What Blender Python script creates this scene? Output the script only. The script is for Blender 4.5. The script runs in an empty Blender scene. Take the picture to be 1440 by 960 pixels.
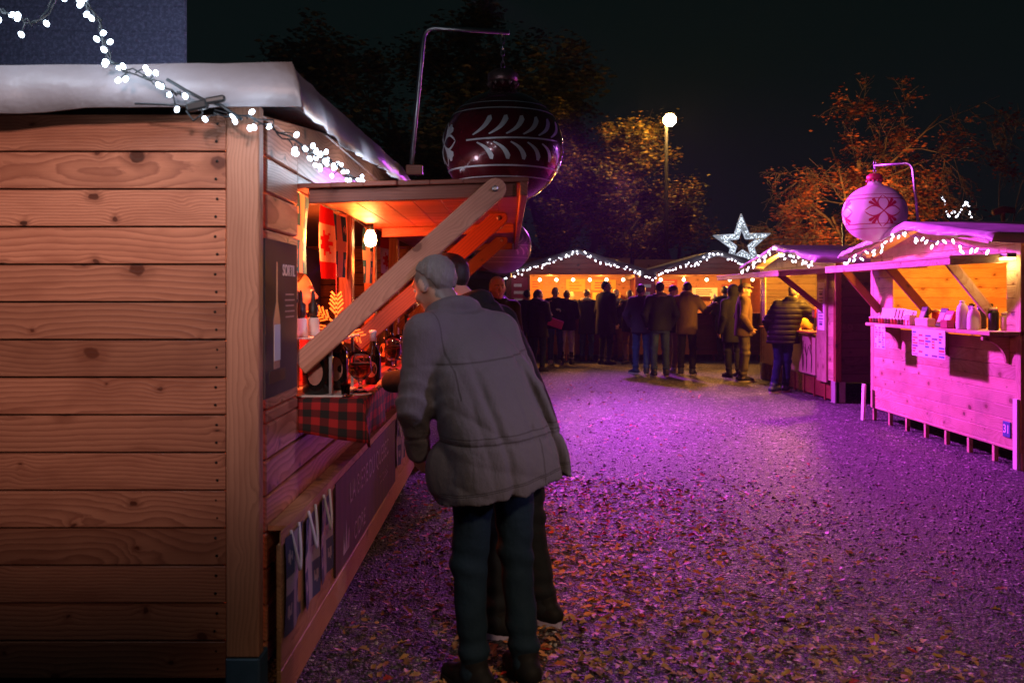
import bpy, bmesh, math, random
import numpy as np
from mathutils import Vector, Matrix
random.seed(7); RNG = np.random.default_rng(11)
SC = bpy.context.scene
COL = SC.collection
PI = math.pi
F, HZ, VX, VY = 1250.0, 1.53, 715.0, 415.0
def at(px, py, Y):
    return Vector(((px-VX)*Y/F, Y, HZ-(py-VY)*Y/F))
def ground_at(px, py):
    Y = F*HZ/(py-VY); return Vector(((px-VX)*Y/F, Y, 0))
# ------------------------------------------------------------------ node helper
class NB:
    def __init__(s, name):
        s.m = bpy.data.materials.new(name); s.m.use_nodes = True
        s.t = s.m.node_tree; s.n = s.t.nodes; s.n.clear()
        s.out = s.n.new('ShaderNodeOutputMaterial')
    def link(s, v, sock):
        if v is None: return
        if isinstance(v, (int, float)): 
            if sock.type == 'RGBA': sock.default_value = (v, v, v, 1)
            elif sock.type == 'VECTOR': sock.default_value = (v, v, v)
            else: sock.default_value = v
        elif isinstance(v, (tuple, list)):
            sock.default_value = tuple(v) if sock.type == 'VECTOR' else (tuple(v)+(1,))[:4]
        else: s.t.links.new(v, sock)
    def node(s, typ, ins=None, **kw):
        n = s.n.new(typ)
        for k, v in kw.items(): setattr(n, k, v)
        for k, v in (ins or {}).items(): s.link(v, n.inputs[k])
        return n
    def math(s, op, a, b=None, c=None, clamp=False):
        n = s.node('ShaderNodeMath', operation=op); n.use_clamp = clamp
        s.link(a, n.inputs[0]); s.link(b, n.inputs[1]); s.link(c, n.inputs[2]); return n.outputs[0]
    def attr(s, name, out='Vector'):
        return s.node('ShaderNodeAttribute', attribute_name=name).outputs[out]
    def obj(s): return s.node('ShaderNodeTexCoord').outputs['Object']
    def pos(s): return s.node('ShaderNodeNewGeometry').outputs['Position']
    def sep(s, v):
        n = s.node('ShaderNodeSeparateXYZ', {0: v}); return n.outputs[0], n.outputs[1], n.outputs[2]
    def comb(s, x, y, z): return s.node('ShaderNodeCombineXYZ', {0: x, 1: y, 2: z}).outputs[0]
    def noise(s, vec, scale=5, detail=3, rough=.5, out='Fac'):
        return s.node('ShaderNodeTexNoise', {'Vector': vec, 'Scale': scale, 'Detail': detail, 'Roughness': rough}).outputs[out]
    def vor(s, vec, scale, feature='F1', dims='3D', rnd=1.0):
        return s.node('ShaderNodeTexVoronoi', {'Vector': vec, 'Scale': scale, 'Randomness': rnd}, feature=feature, voronoi_dimensions=dims)
    def mix(s, f, a, b, mode='MIX'):
        n = s.node('ShaderNodeMix', data_type='RGBA', blend_type=mode)
        s.link(f, n.inputs[0]); s.link(a, n.inputs[6]); s.link(b, n.inputs[7]); return n.outputs[2]
    def ramp(s, f, stops, interp='LINEAR'):
        n = s.node('ShaderNodeValToRGB', {0: f}); e = n.color_ramp.elements; n.color_ramp.interpolation = interp
        while len(e) < len(stops): e.new(.5)
        for q, (p, c) in zip(e, stops): q.position = p; q.color = ((c, c, c, 1) if isinstance(c, (int, float)) else tuple(c)+(1,))
        return n.outputs[0]
    def smooth(s, v, lo, hi, a=0., b=1.):
        n = s.node('ShaderNodeMapRange', interpolation_type='SMOOTHSTEP')
        for i, q in enumerate((v, lo, hi, a, b)): s.link(q, n.inputs[i])
        return n.outputs[0]
    def bump(s, h, strength=.3, dist=.01, normal=None):
        return s.node('ShaderNodeBump', {'Height': h, 'Strength': strength, 'Distance': dist, 'Normal': normal}).outputs[0]
    def bsdf(s, color, rough=.6, normal=None, metal=0., **kw):
        ins = {'Base Color': color, 'Roughness': rough, 'Metallic': metal, 'Normal': normal}
        ins.update(kw)
        n = s.node('ShaderNodeBsdfPrincipled', ins)
        s.t.links.new(n.outputs[0], s.out.inputs[0]); s.p = n; return s.m
def wood(name, light, dark, rough=.62, knots=1.0, ring=.017, tintvar=.25, dirt=.0, rc=.9):
    b = NB(name); u, v, r = b.sep(b.attr('wc'))
    r37 = b.math('MULTIPLY', r, 37.3)
    n1 = b.noise(b.comb(b.math('MULTIPLY_ADD', u, 1.1, r37), b.math('MULTIPLY', r, 91.7), b.math('MULTIPLY', v, 2.)), 1.0, 2, .4)
    n2 = b.noise(b.comb(b.math('MULTIPLY_ADD', u, .8, r37), b.math('MULTIPLY', r, 53.), 3.), 1.3, 2, .5)
    w0 = b.math('MULTIPLY_ADD', n1, b.math('MULTIPLY_ADD', b.math('FRACT', b.math('MULTIPLY', r, 51.3)), .40, .12), -.09)
    vv = b.math('ADD', b.math('MULTIPLY_ADD', n2, .09, -.045), b.math('ADD', v, b.math('MULTIPLY_ADD', b.math('FRACT', b.math('MULTIPLY', r, 7.13)), .30, -.15)))
    rr = b.math('SQRT', b.math('ADD', b.math('MULTIPLY', vv, vv), b.math('MULTIPLY', w0, w0)))
    kv = b.comb(b.math('MULTIPLY_ADD', r, 13.1, u), b.math('MULTIPLY_ADD', r, 7.7, v), 0.)
    kn_ = b.node('ShaderNodeTexNoise', {'Vector': kv, 'Scale': 22., 'Detail': 2.}).outputs['Color']
    kv = b.node('ShaderNodeVectorMath', {0: kn_, 1: (.03, .03, 0), 2: kv}, operation='MULTIPLY_ADD').outputs[0]
    kv = b.node('ShaderNodeVectorMath', {0: kv, 1: (.8, 1.05, 1)}, operation='MULTIPLY').outputs[0]
    vo = b.vor(kv, 4.1, dims='2D'); dist = vo.outputs['Distance']
    cr, cg, cb = b.sep(vo.outputs['Color'])
    bul = b.math('MULTIPLY', b.math('EXPONENT', b.math('MULTIPLY', b.math('MULTIPLY', dist, dist), -60.)), .016)
    fine = b.noise(b.comb(b.math('MULTIPLY_ADD', u, 5., r37), b.math('MULTIPLY', v, 60.), r37), 1., 3, .6)
    n4 = b.noise(b.comb(b.math('MULTIPLY_ADD', u, 6., r37), b.math('MULTIPLY', v, 22.), r37), 1., 3, .55)
    rr = b.math('ADD', rr, b.math('MULTIPLY', n4, .014))
    rr = b.math('ADD', b.math('ADD', rr, bul), b.math('MULTIPLY', fine, .006))
    ph = b.math('FRACT', b.math('DIVIDE', rr, b.math('MULTIPLY', ring, b.math('MULTIPLY_ADD', b.math('FRACT', b.math('MULTIPLY', r, 17.9)), .7, .6))))
    rings = b.math('POWER', ph, 1.8)
    fade = b.math('GREATER_THAN', ph, .93)
    rings = b.math('MULTIPLY', rings, b.math('MULTIPLY_ADD', fade, -.55, 1.))
    fib = b.noise(b.comb(b.math('MULTIPLY_ADD', u, 9., r37), b.math('MULTIPLY', v, 420.), r37), 1., 2, .5)
    c = b.mix(b.math('MULTIPLY', rings, rc), light, dark)
    c = b.mix(b.math('MULTIPLY_ADD', fib, .5, -.1, True), c, dark)
    blot = b.noise(b.comb(b.math('MULTIPLY_ADD', u, 2.2, r37), b.math('MULTIPLY', v, 6.), r37), 1., 3, .6)
    c = b.mix(b.math('MULTIPLY', b.smooth(blot, .42, .75), .6), c, dark)
    tv = b.math('MULTIPLY_ADD', b.math('FRACT', b.math('MULTIPLY', r, 23.7)), 2*tintvar, 1-tintvar)
    c = b.mix(1., c, b.comb(tv, tv, tv), 'MULTIPLY')
    if knots:
        krad = b.math('MULTIPLY_ADD', b.math('POWER', cr, 2.), .085, .02)
        km = b.math('MULTIPLY', b.math('SUBTRACT', 1., b.smooth(dist, b.math('MULTIPLY', krad, .75), b.math('MULTIPLY', krad, 1.1))), b.math('LESS_THAN', cg, .8*knots))
        kc = b.mix(b.math('LESS_THAN', cb, .4), (dark[0]*.35, dark[1]*.3, dark[2]*.3), (.012, .01, .008))
        c = b.mix(km, c, kc)
        halo = b.math('MULTIPLY', b.math('SUBTRACT', 1., b.smooth(dist, krad, b.math('MULTIPLY', krad, 3.))), b.math('LESS_THAN', cg, .8*knots))
        c = b.mix(b.math('MULTIPLY', halo, .45), c, (dark[0]*.7, dark[1]*.6, dark[2]*.55))
    if dirt:
        d = b.noise(b.pos(), 2.3, 4, .65)
        c = b.mix(b.math('MULTIPLY', b.smooth(d, .45, .75), dirt), c, (.05, .045, .04))
    h = b.math('ADD', b.math('MULTIPLY', rings, .5), fib)
    return b.bsdf(c, b.math('MULTIPLY_ADD', rings, .12, rough-.06), b.bump(h, .28, .0022))
def plain(name, color, rough=.5, metal=0., var=.15, scale=20., bump=.1, dist=.003, emit=None, estr=0., spec=.5, **kw):
    b = NB(name); p = b.obj()
    n = b.noise(p, scale, 4, .6)
    c = b.mix(n, tuple(x*(1-var) for x in color), tuple(min(1, x*(1+var)) for x in color))
    ins = {'Specular IOR Level': spec}
    if emit: ins['Emission Color'] = emit; ins['Emission Strength'] = estr
    ins.update(kw)
    return b.bsdf(c, b.math('MULTIPLY_ADD', n, .15, rough-.07), b.bump(n, bump, dist), metal, **ins)
def fabric(name, color, weave=700., fold=.5, fscale=7., rough=.85, var=.2, sheen=.0, stretch=(1, 1, .45)):
    b = NB(name); p = b.obj()
    x, y, z = b.sep(p)
    q = b.comb(b.math('MULTIPLY', x, stretch[0]), b.math('MULTIPLY', y, stretch[1]), b.math('MULTIPLY', z, stretch[2]))
    f1 = b.noise(q, fscale, 3, .45); f2 = b.noise(p, fscale*3.1, 2, .5)
    w = b.noise(p, weave, 1, .5)
    blot = b.noise(p, 4., 3, .6)
    c = b.mix(blot, tuple(k*(1-var) for k in color), tuple(k*(1+var) for k in color))
    c = b.mix(b.math('MULTIPLY', w, .35), c, tuple(k*.55 for k in color))
    nrm = b.bump(b.math('ADD', f1, b.math('MULTIPLY', f2, .25)), fold, .03)
    nrm = b.bump(w, .25, .0015, nrm)
    return b.bsdf(c, rough, nrm, 0., **{'Specular IOR Level': .25, 'Sheen Weight': sheen})
def emis(name, color, strength, sample=False):
    b = NB(name); e = b.node('ShaderNodeEmission', {0: color, 1: strength})
    b.t.links.new(e.outputs[0], b.out.inputs[0])
    if not sample: b.m.cycles.emission_sampling = 'NONE'
    return b.m
# ------------------------------------------------------------------ object helpers
ORG = {}
def tag(o, label=None, cat=None, group=None, kind=None):
    if label: o['label'] = label
    if cat: o['category'] = cat
    if group: o['group'] = group
    if kind: o['kind'] = kind
    return o
def thing(name, loc, label, cat, group=None, rz=0.):
    o = bpy.data.objects.new(name, None); COL.objects.link(o); o.location = loc
    o.rotation_euler = (0, 0, rz); o.empty_display_size = .1
    ORG[o.name] = Vector(loc) if rz == 0 else Vector((0, 0, 0))
    return tag(o, label, cat, group)
def link_mesh(name, verts, faces, mats, parent=None, smooth=False, fm=None, wc=None, loc=None, attrs=None, bevel=0, solid=0, local=False):
    if parent is not None and not local: org = ORG.get(parent.name, Vector((0, 0, 0)))
    else: org = Vector(loc) if loc is not None else Vector((0, 0, 0))
    V = np.asarray(verts, dtype=np.float64)
    if not local: V = V - np.array(org)
    me = bpy.data.meshes.new(name)
    if isinstance(faces, np.ndarray): faces = faces.tolist()
    me.from_pydata(V.tolist(), [], faces)
    if not isinstance(mats, (list, tuple)): mats = [mats]
    for m in mats: me.materials.append(m)
    if fm is not None and len(mats) > 1: me.polygons.foreach_set('material_index', np.asarray(fm, dtype=np.int32))
    if smooth: me.polygons.foreach_set('use_smooth', np.ones(len(me.polygons), dtype=bool))
    if wc is not None:
        a = me.attributes.new('wc', 'FLOAT_VECTOR', 'POINT'); a.data.foreach_set('vector', np.asarray(wc, dtype=np.float32).ravel())
    for k, arr in (attrs or {}).items():
        arr = np.asarray(arr, dtype=np.float32)
        a = me.attributes.new(k, 'FLOAT_COLOR', 'POINT'); a.data.foreach_set('color', arr.ravel())
    me.update()
    o = bpy.data.objects.new(name, me); COL.objects.link(o)
    if parent is not None: o.parent = parent; ORG[o.name] = org
    else: o.location = org; ORG[o.name] = org
    if bevel:
        md = o.modifiers.new('bevel', 'BEVEL'); md.width = bevel; md.segments = 1; md.limit_method = 'ANGLE'
    if solid:
        md = o.modifiers.new('thick', 'SOLIDIFY'); md.thickness = solid; md.offset = 0
    return o
class MB:
    def __init__(s, T=None): s.v = []; s.f = []; s.m = []; s.wc = []; s.T = T
    def add(s, vs, fs, mi=0, wc=None):
        k = len(s.v)
        for q in vs: s.v.append(tuple(s.T @ Vector(q)) if s.T is not None else tuple(q))
        s.f += [[k+i for i in f] for f in fs]; s.m += [mi]*len(fs)
        s.wc += (wc if wc is not None else [(q[0], q[1], 0.5) for q in vs]); return s
    BF = [(0, 3, 2, 1), (4, 5, 6, 7), (0, 1, 5, 4), (1, 2, 6, 5), (2, 3, 7, 6), (3, 0, 4, 7)]
    def hexa(s, p, mi=0, seed=None):   # p: 8 points, p0..3 bottom loop, p4..7 top loop; grain p0->p1
        p = [Vector(q) for q in p]; r = random.random() if seed is None else seed
        ax = (p[1]-p[0]).normalized() if (p[1]-p[0]).length > 1e-6 else Vector((1, 0, 0))
        c = sum(p, Vector())/8
        wc = [((q-c).dot(ax), (q-c-ax*(q-c).dot(ax)).length*(1 if k > 3 else -1), r) for k, q in enumerate(p)]
        return s.add(p, MB.BF, mi, wc)
    def bar(s, a, b, up, w, t, mi=0, seed=None):   # board a->b, width w along up, thickness t
        a, b = Vector(a), Vector(b); d = (b-a); L = d.length; d.normalize()
        up = Vector(up); up = (up-d*up.dot(d)).normalized(); n = d.cross(up)
        r = random.random() if seed is None else seed
        vs, wc = [], []
        for k, o in ((0, a), (1, b)):
            for su, sn in ((-1, -1), (1, -1), (1, 1), (-1, 1)):
                vs.append(o+up*su*w/2+n*sn*t/2); wc.append((k*L, su*w/2+sn*t*.35, r))
        return s.add(vs, [(0, 1, 2, 3), (7, 6, 5, 4), (0, 4, 5, 1), (1, 5, 6, 2), (2, 6, 7, 3), (3, 7, 4, 0)], mi, wc)
    def box(s, lo, hi, mi=0, seed=None):
        lo, hi = Vector(lo), Vector(hi); c = (lo+hi)/2; d = hi-lo
        if d.x >= d.y and d.x >= d.z:
            up = Vector((0, 0, 1)) if d.z >= d.y else Vector((0, 1, 0)); a, b = Vector((lo.x, c.y, c.z)), Vector((hi.x, c.y, c.z)); w, t = (d.z, d.y) if d.z >= d.y else (d.y, d.z)
        elif d.y >= d.z:
            up = Vector((0, 0, 1)) if d.z >= d.x else Vector((1, 0, 0)); a, b = Vector((c.x, lo.y, c.z)), Vector((c.x, hi.y, c.z)); w, t = (d.z, d.x) if d.z >= d.x else (d.x, d.z)
        else:
            up = Vector((1, 0, 0)) if d.x >= d.y else Vector((0, 1, 0)); a, b = Vector((c.x, c.y, lo.z)), Vector((c.x, c.y, hi.z)); w, t = (d.x, d.y) if d.x >= d.y else (d.y, d.x)
        return s.bar(a, b, up, w, t, mi, seed)
    def tube(s, pts, r, n=8, mi=0, caps=True):
        pts = [Vector(p) for p in pts]; m = len(pts); rs = r if isinstance(r, (list, tuple)) else [r]*m
        vs, fs = [], []; u = None
        for i, p in enumerate(pts):
            d = (pts[min(i+1, m-1)]-pts[max(i-1, 0)]).normalized()
            if u is None: u = d.orthogonal().normalized()
            u = (u-d*u.dot(d)); u = u.normalized() if u.length > 1e-5 else d.orthogonal().normalized()
            w = d.cross(u)
            for k in range(n):
                a = 2*PI*k/n; vs.append(p+(u*math.cos(a)+w*math.sin(a))*rs[i])
        for i in range(m-1):
            for k in range(n):
                fs.append((i*n+k, i*n+(k+1) % n, (i+1)*n+(k+1) % n, (i+1)*n+k))
        if caps: fs += [tuple(range(n-1, -1, -1)), tuple(range((m-1)*n, m*n))]
        return s.add(vs, fs, mi, [(i//n*.1, (i % n)*.01, .3) for i in range(len(vs))])
    def lathe(s, prof, c, n=20, mi=0, axis=None, caps=True):  # prof: (r, h)
        c = Vector(c); ax = Vector(axis or (0, 0, 1)).normalized(); u = ax.orthogonal().normalized(); w = ax.cross(u)
        vs, fs = [], []
        for r, h in prof:
            for k in range(n):
                a = 2*PI*k/n; vs.append(c+ax*h+(u*math.cos(a)+w*math.sin(a))*max(r, 1e-4))
        for i in range(len(prof)-1):
            for k in range(n): fs.append((i*n+k, i*n+(k+1) % n, (i+1)*n+(k+1) % n, (i+1)*n+k))
        if caps: fs += [tuple(range(n-1, -1, -1)), tuple(range((len(prof)-1)*n, len(prof)*n))]
        return s.add(vs, fs, mi)
    def quad(s, a, b, c, d, mi=0): return s.add([a, b, c, d], [(0, 1, 2, 3)], mi)
    def prism(s, poly, ext, mi=0):   # closed planar polygon extruded by vector
        poly = [Vector(p) for p in poly]; n = len(poly); ext = Vector(ext)
        r = random.random(); e = (poly[1]-poly[0]).normalized(); nn = ext.normalized(); f = nn.cross(e)
        vs = poly+[p+ext for p in poly]; c = poly[0]
        wc = [((q-c).dot(e), (q-c).dot(f), r) for q in vs]
        return s.add(vs, [tuple(range(n-1, -1, -1)), tuple(range(n, 2*n))]+[(i, (i+1) % n, n+(i+1) % n, n+i) for i in range(n)], mi, wc)
    def build(s, name, mats, parent=None, smooth=False, bevel=0, solid=0, loc=None):
        if parent is None and loc is None and s.v:
            a = np.array(s.v); loc = (a[:, 0].mean(), a[:, 1].mean(), a[:, 2].min())
        o = link_mesh(name, s.v, s.f, mats, parent, smooth, s.m, s.wc, loc, None, bevel, solid)
        bm = bmesh.new(); bm.from_mesh(o.data); bmesh.ops.recalc_face_normals(bm, faces=bm.faces); bm.to_mesh(o.data); bm.free(); return o
def text(body, size, loc, rx, ry_, parent, mat, rot=None, align='CENTER', name='lettering', ext=.0008, bold=0):
    cu = bpy.data.curves.new(name, 'FONT'); cu.body = body; cu.size = size; cu.align_x = align; cu.align_y = 'CENTER'
    cu.extrude = ext; cu.offset = bold
    cu.materials.append(mat)
    tmp = bpy.data.objects.new(name, cu); COL.objects.link(tmp); bpy.context.view_layer.update()
    me = bpy.data.meshes.new_from_object(tmp.evaluated_get(bpy.context.evaluated_depsgraph_get())); bpy.data.objects.remove(tmp); bpy.data.curves.remove(cu)
    o = bpy.data.objects.new(name, me); COL.objects.link(o)
    o.parent = parent; o.location = Vector(loc)-ORG[parent.name]; ORG[o.name] = ORG[parent.name]
    X = Vector(rx).normalized(); Yv = Vector(ry_).normalized(); Z = X.cross(Yv)
    o.rotation_euler = Matrix((X, Yv, Z)).transposed().to_euler()
    return o
def spot(name, loc, target, color, power, size=60, blend=.5, radius=.1):
    l = bpy.data.lights.new(name, 'SPOT'); l.color = color; l.energy = power; l.spot_size = math.radians(size); l.spot_blend = blend; l.shadow_soft_size = radius
    o = bpy.data.objects.new(name, l); COL.objects.link(o); o.location = loc
    o.rotation_euler = (Vector(target)-Vector(loc)).to_track_quat('-Z', 'Y').to_euler(); return o
def point(name, loc, color, power, radius=.04):
    l = bpy.data.lights.new(name, 'POINT'); l.color = color; l.energy = power; l.shadow_soft_size = radius
    o = bpy.data.objects.new(name, l); COL.objects.link(o); o.location = loc; return o
# ------------------------------------------------------------------ SDF bodies
class Vol:
    def __init__(s, lo, hi, h):
        s.lo = np.array(lo, float); s.h = h; s.n = np.ceil((np.array(hi)-s.lo)/h).astype(int)+1
        s.D = np.full(s.n, 1.0); s.ax = [s.lo[i]+h*np.arange(s.n[i]) for i in range(3)]
    def sub(s, lo, hi):
        a = np.clip(((np.array(lo)-s.lo)/s.h).astype(int)-1, 0, s.n); b = np.clip(((np.array(hi)-s.lo)/s.h).astype(int)+3, 0, s.n)
        sl = tuple(slice(a[i], b[i]) for i in range(3))
        return sl, np.meshgrid(*[s.ax[i][sl[i]] for i in range(3)], indexing='ij')
    def put(s, sl, d, k, mode='u'):
        if d.size == 0: return
        A = s.D[sl]
        if mode == 'u':
            h = np.maximum(k-np.abs(A-d), 0)/max(k, 1e-6); s.D[sl] = np.minimum(A, d)-h*h*k*.25
        else:
            d = -d; h = np.maximum(k-np.abs(A-d), 0)/max(k, 1e-6); s.D[sl] = np.maximum(A, d)+h*h*k*.25
    def cap(s, a, b, ra, rb, k=.02, mode='u'):
        a = np.array(a, float); b = np.array(b, float); m = max(ra, rb)+k+s.h*2
        sl, (X, Y, Z) = s.sub(np.minimum(a, b)-m, np.maximum(a, b)+m)
        ab = b-a; L = max(ab @ ab, 1e-9)
        t = np.clip(((X-a[0])*ab[0]+(Y-a[1])*ab[1]+(Z-a[2])*ab[2])/L, 0, 1)
        d = np.sqrt((X-a[0]-t*ab[0])**2+(Y-a[1]-t*ab[1])**2+(Z-a[2]-t*ab[2])**2)-(ra+(rb-ra)*t)
        s.put(sl, d, k, mode); return s
    def ell(s, c, r, R=None, k=.02, mode='u', cut=None, noise=0.):
        c = np.array(c, float); r = np.array(r, float); m = r.max()+k+s.h*2
        sl, (X, Y, Z) = s.sub(c-m, c+m)
        X, Y, Z = X-c[0], Y-c[1], Z-c[2]
        if R is not None: X, Y, Z = (R[0, 0]*X+R[1, 0]*Y+R[2, 0]*Z, R[0, 1]*X+R[1, 1]*Y+R[2, 1]*Z, R[0, 2]*X+R[1, 2]*Y+R[2, 2]*Z)
        k0 = np.sqrt((X/r[0])**2+(Y/r[1])**2+(Z/r[2])**2); k1 = np.sqrt((X/r[0]**2)**2+(Y/r[1]**2)**2+(Z/r[2]**2)**2)
        d = k0*(k0-1)/np.maximum(k1, 1e-6)
        if cut is not None: d = np.maximum(d, cut(X, Y, Z))
        if noise: d = d+noise*fnoise(X*60, Y*60, Z*40)
        s.put(sl, d, k, mode); return s
    def stack(s, secs, p=2.3, k=.03, zlo=None, off=None, mod=None):  # secs: (z, cx, cy, rx, ry)
        S = np.array(secs, float); z0, z1 = S[0, 0], S[-1, 0]
        zz = np.linspace(z0, z1, 80); tab = [np.interp(zz, S[:, 0], S[:, i]) for i in range(1, 5)]
        ker = np.ones(9)/9; tab = [np.convolve(np.pad(t, 4, 'edge'), ker, 'valid') for t in tab]
        mx = S[:, 3].max()+np.abs(S[:, 1]).max()+.08; my = S[:, 4].max()+np.abs(S[:, 2]).max()+.08
        sl, (X, Y, Z) = s.sub((-mx-.3, -my-.4, z0-.25), (mx+.3, my+.5, z1+.05))
        cx, cy, rx, ry = [np.interp(Z, zz, t) for t in tab]
        if off is not None: ox, oy = off(Z); cx = cx+ox; cy = cy+oy
        x, y = X-cx, Y-cy
        d = ((np.abs(x/rx)**p+np.abs(y/ry)**p)**(1/p)-1)*np.minimum(rx, ry)
        zb = z0 if zlo is None else zlo(x, y)
        d = np.maximum(d, np.maximum(zb-Z, Z-z1))
        if mod is not None: d = d+mod(x, y, Z)
        s.put(sl, d, k); return s
    def mesh(s):
        D = s.D; h = s.h; n = np.array(D.shape); cn = n-1
        cnt = np.zeros(cn); acc = np.zeros(tuple(cn)+(3,)); quads = []
        idx = None; edges = []
        for ax in range(3):
            A = np.moveaxis(D, ax, 0); s0, s1 = A[:-1], A[1:]
            cr = (s0 < 0) != (s1 < 0); loc = np.argwhere(cr)
            if len(loc) == 0: continue
            v0 = s0[cr]; v1 = s1[cr]; t = v0/(v0-v1)
            o = [ax]+[i for i in range(3) if i != ax]
            ijk = np.empty_like(loc); ijk[:, o] = loc
            P = ijk.astype(float); P[:, ax] += t
            edges.append((ax, ijk, v0 < 0))
            b, c = [i for i in range(3) if i != ax]
            for db in (0, -1):
                for dc in (0, -1):
                    q = ijk.copy(); q[:, b] += db; q[:, c] += dc
                    ok = np.all((q >= 0) & (q < cn), axis=1); q = q[ok]
                    np.add.at(cnt, tuple(q.T), 1); np.add.at(acc, tuple(q.T), P[ok])
        act = cnt > 0; vid = -np.ones(cn, int); vid[act] = np.arange(act.sum())
        V = acc[act]/cnt[act][:, None]*h+s.lo
        for ax, ijk, ins in edges:
            b, c = [i for i in range(3) if i != ax]
            if ax == 1: ins = ~ins
            q = []
            for db, dc in ((0, 0), (-1, 0), (-1, -1), (0, -1)):
                e = ijk.copy(); e[:, b] += db; e[:, c] += dc
                ok = np.all((e >= 0) & (e < cn), axis=1); e = np.clip(e, 0, cn-1)
                q.append(np.where(ok, vid[tuple(e.T)], -1))
            q = np.array(q).T; good = (q >= 0).all(1); q = q[good]; i = ins[good]
            q[~i] = q[~i][:, ::-1]; quads.append(q)
        return V, (np.concatenate(quads) if quads else np.zeros((0, 4), int))
_FN = [(RNG.normal(size=3), RNG.uniform(0, 6.28)) for _ in range(9)]
def fnoise(x, y, z):
    o = 0
    for i, (w, p) in enumerate(_FN): o = o+np.sin(w[0]*x+w[1]*y+w[2]*z+p+.7*np.sin(.5*w[1]*x-.6*w[0]*z+p*2))
    return o/6.
# ------------------------------------------------------------------ people
def skin_mat(name, base):
    b = NB(name); n = b.noise(b.obj(), 60, 3, .6); tint = b.attr('tint', 'Color')
    c = b.mix(b.math('MULTIPLY', n, .3), base, (base[0]*.8, base[1]*.6, base[2]*.55))
    c = b.mix(1., c, tint, 'MULTIPLY')
    return b.bsdf(c, .48, b.bump(n, .12, .002), 0., **{'Subsurface Weight': .06, 'Subsurface Radius': (.02, .008, .004), 'Subsurface Scale': .3})
SKIN = skin_mat('skin', (.55, .33, .24))
EYE = plain('eye_white', (.7, .68, .65), .2, var=.03); PUP = plain('pupil', (.02, .015, .012), .15)
def Rzx(yaw, pitch, roll=0.):
    return np.array(Matrix.Rotation(yaw, 3, 'Z') @ Matrix.Rotation(pitch, 3, 'X') @ Matrix.Rotation(roll, 3, 'Y'))
def hairmat(name, c):
    b = NB(name); x, y, z = b.sep(b.obj())
    n = b.noise(b.comb(b.math('MULTIPLY', x, 160.), b.math('MULTIPLY', y, 160.), b.math('MULTIPLY', z, 26.)), 1., 3, .6)
    n2 = b.noise(b.obj(), 25., 2, .5)
    col = b.mix(n, tuple(k*.5 for k in c), tuple(k*1.4 for k in c)); col = b.mix(b.math('MULTIPLY', n2, .5), col, tuple(k*.5 for k in c))
    return b.bsdf(col, .55, b.bump(n, .6, .004))
HAIR = {'grey': hairmat('grey_hair', (.20, .185, .18)), 'dark': hairmat('dark_hair', (.018, .013, .010)), 'brown': hairmat('brown_hair', (.05, .03, .018)),
        'white': hairmat('white_hair', (.55, .53, .52)), 'fair': hairmat('fair_hair', (.22, .13, .06))}
def sole_mesh(V, q, r): pass
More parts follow.
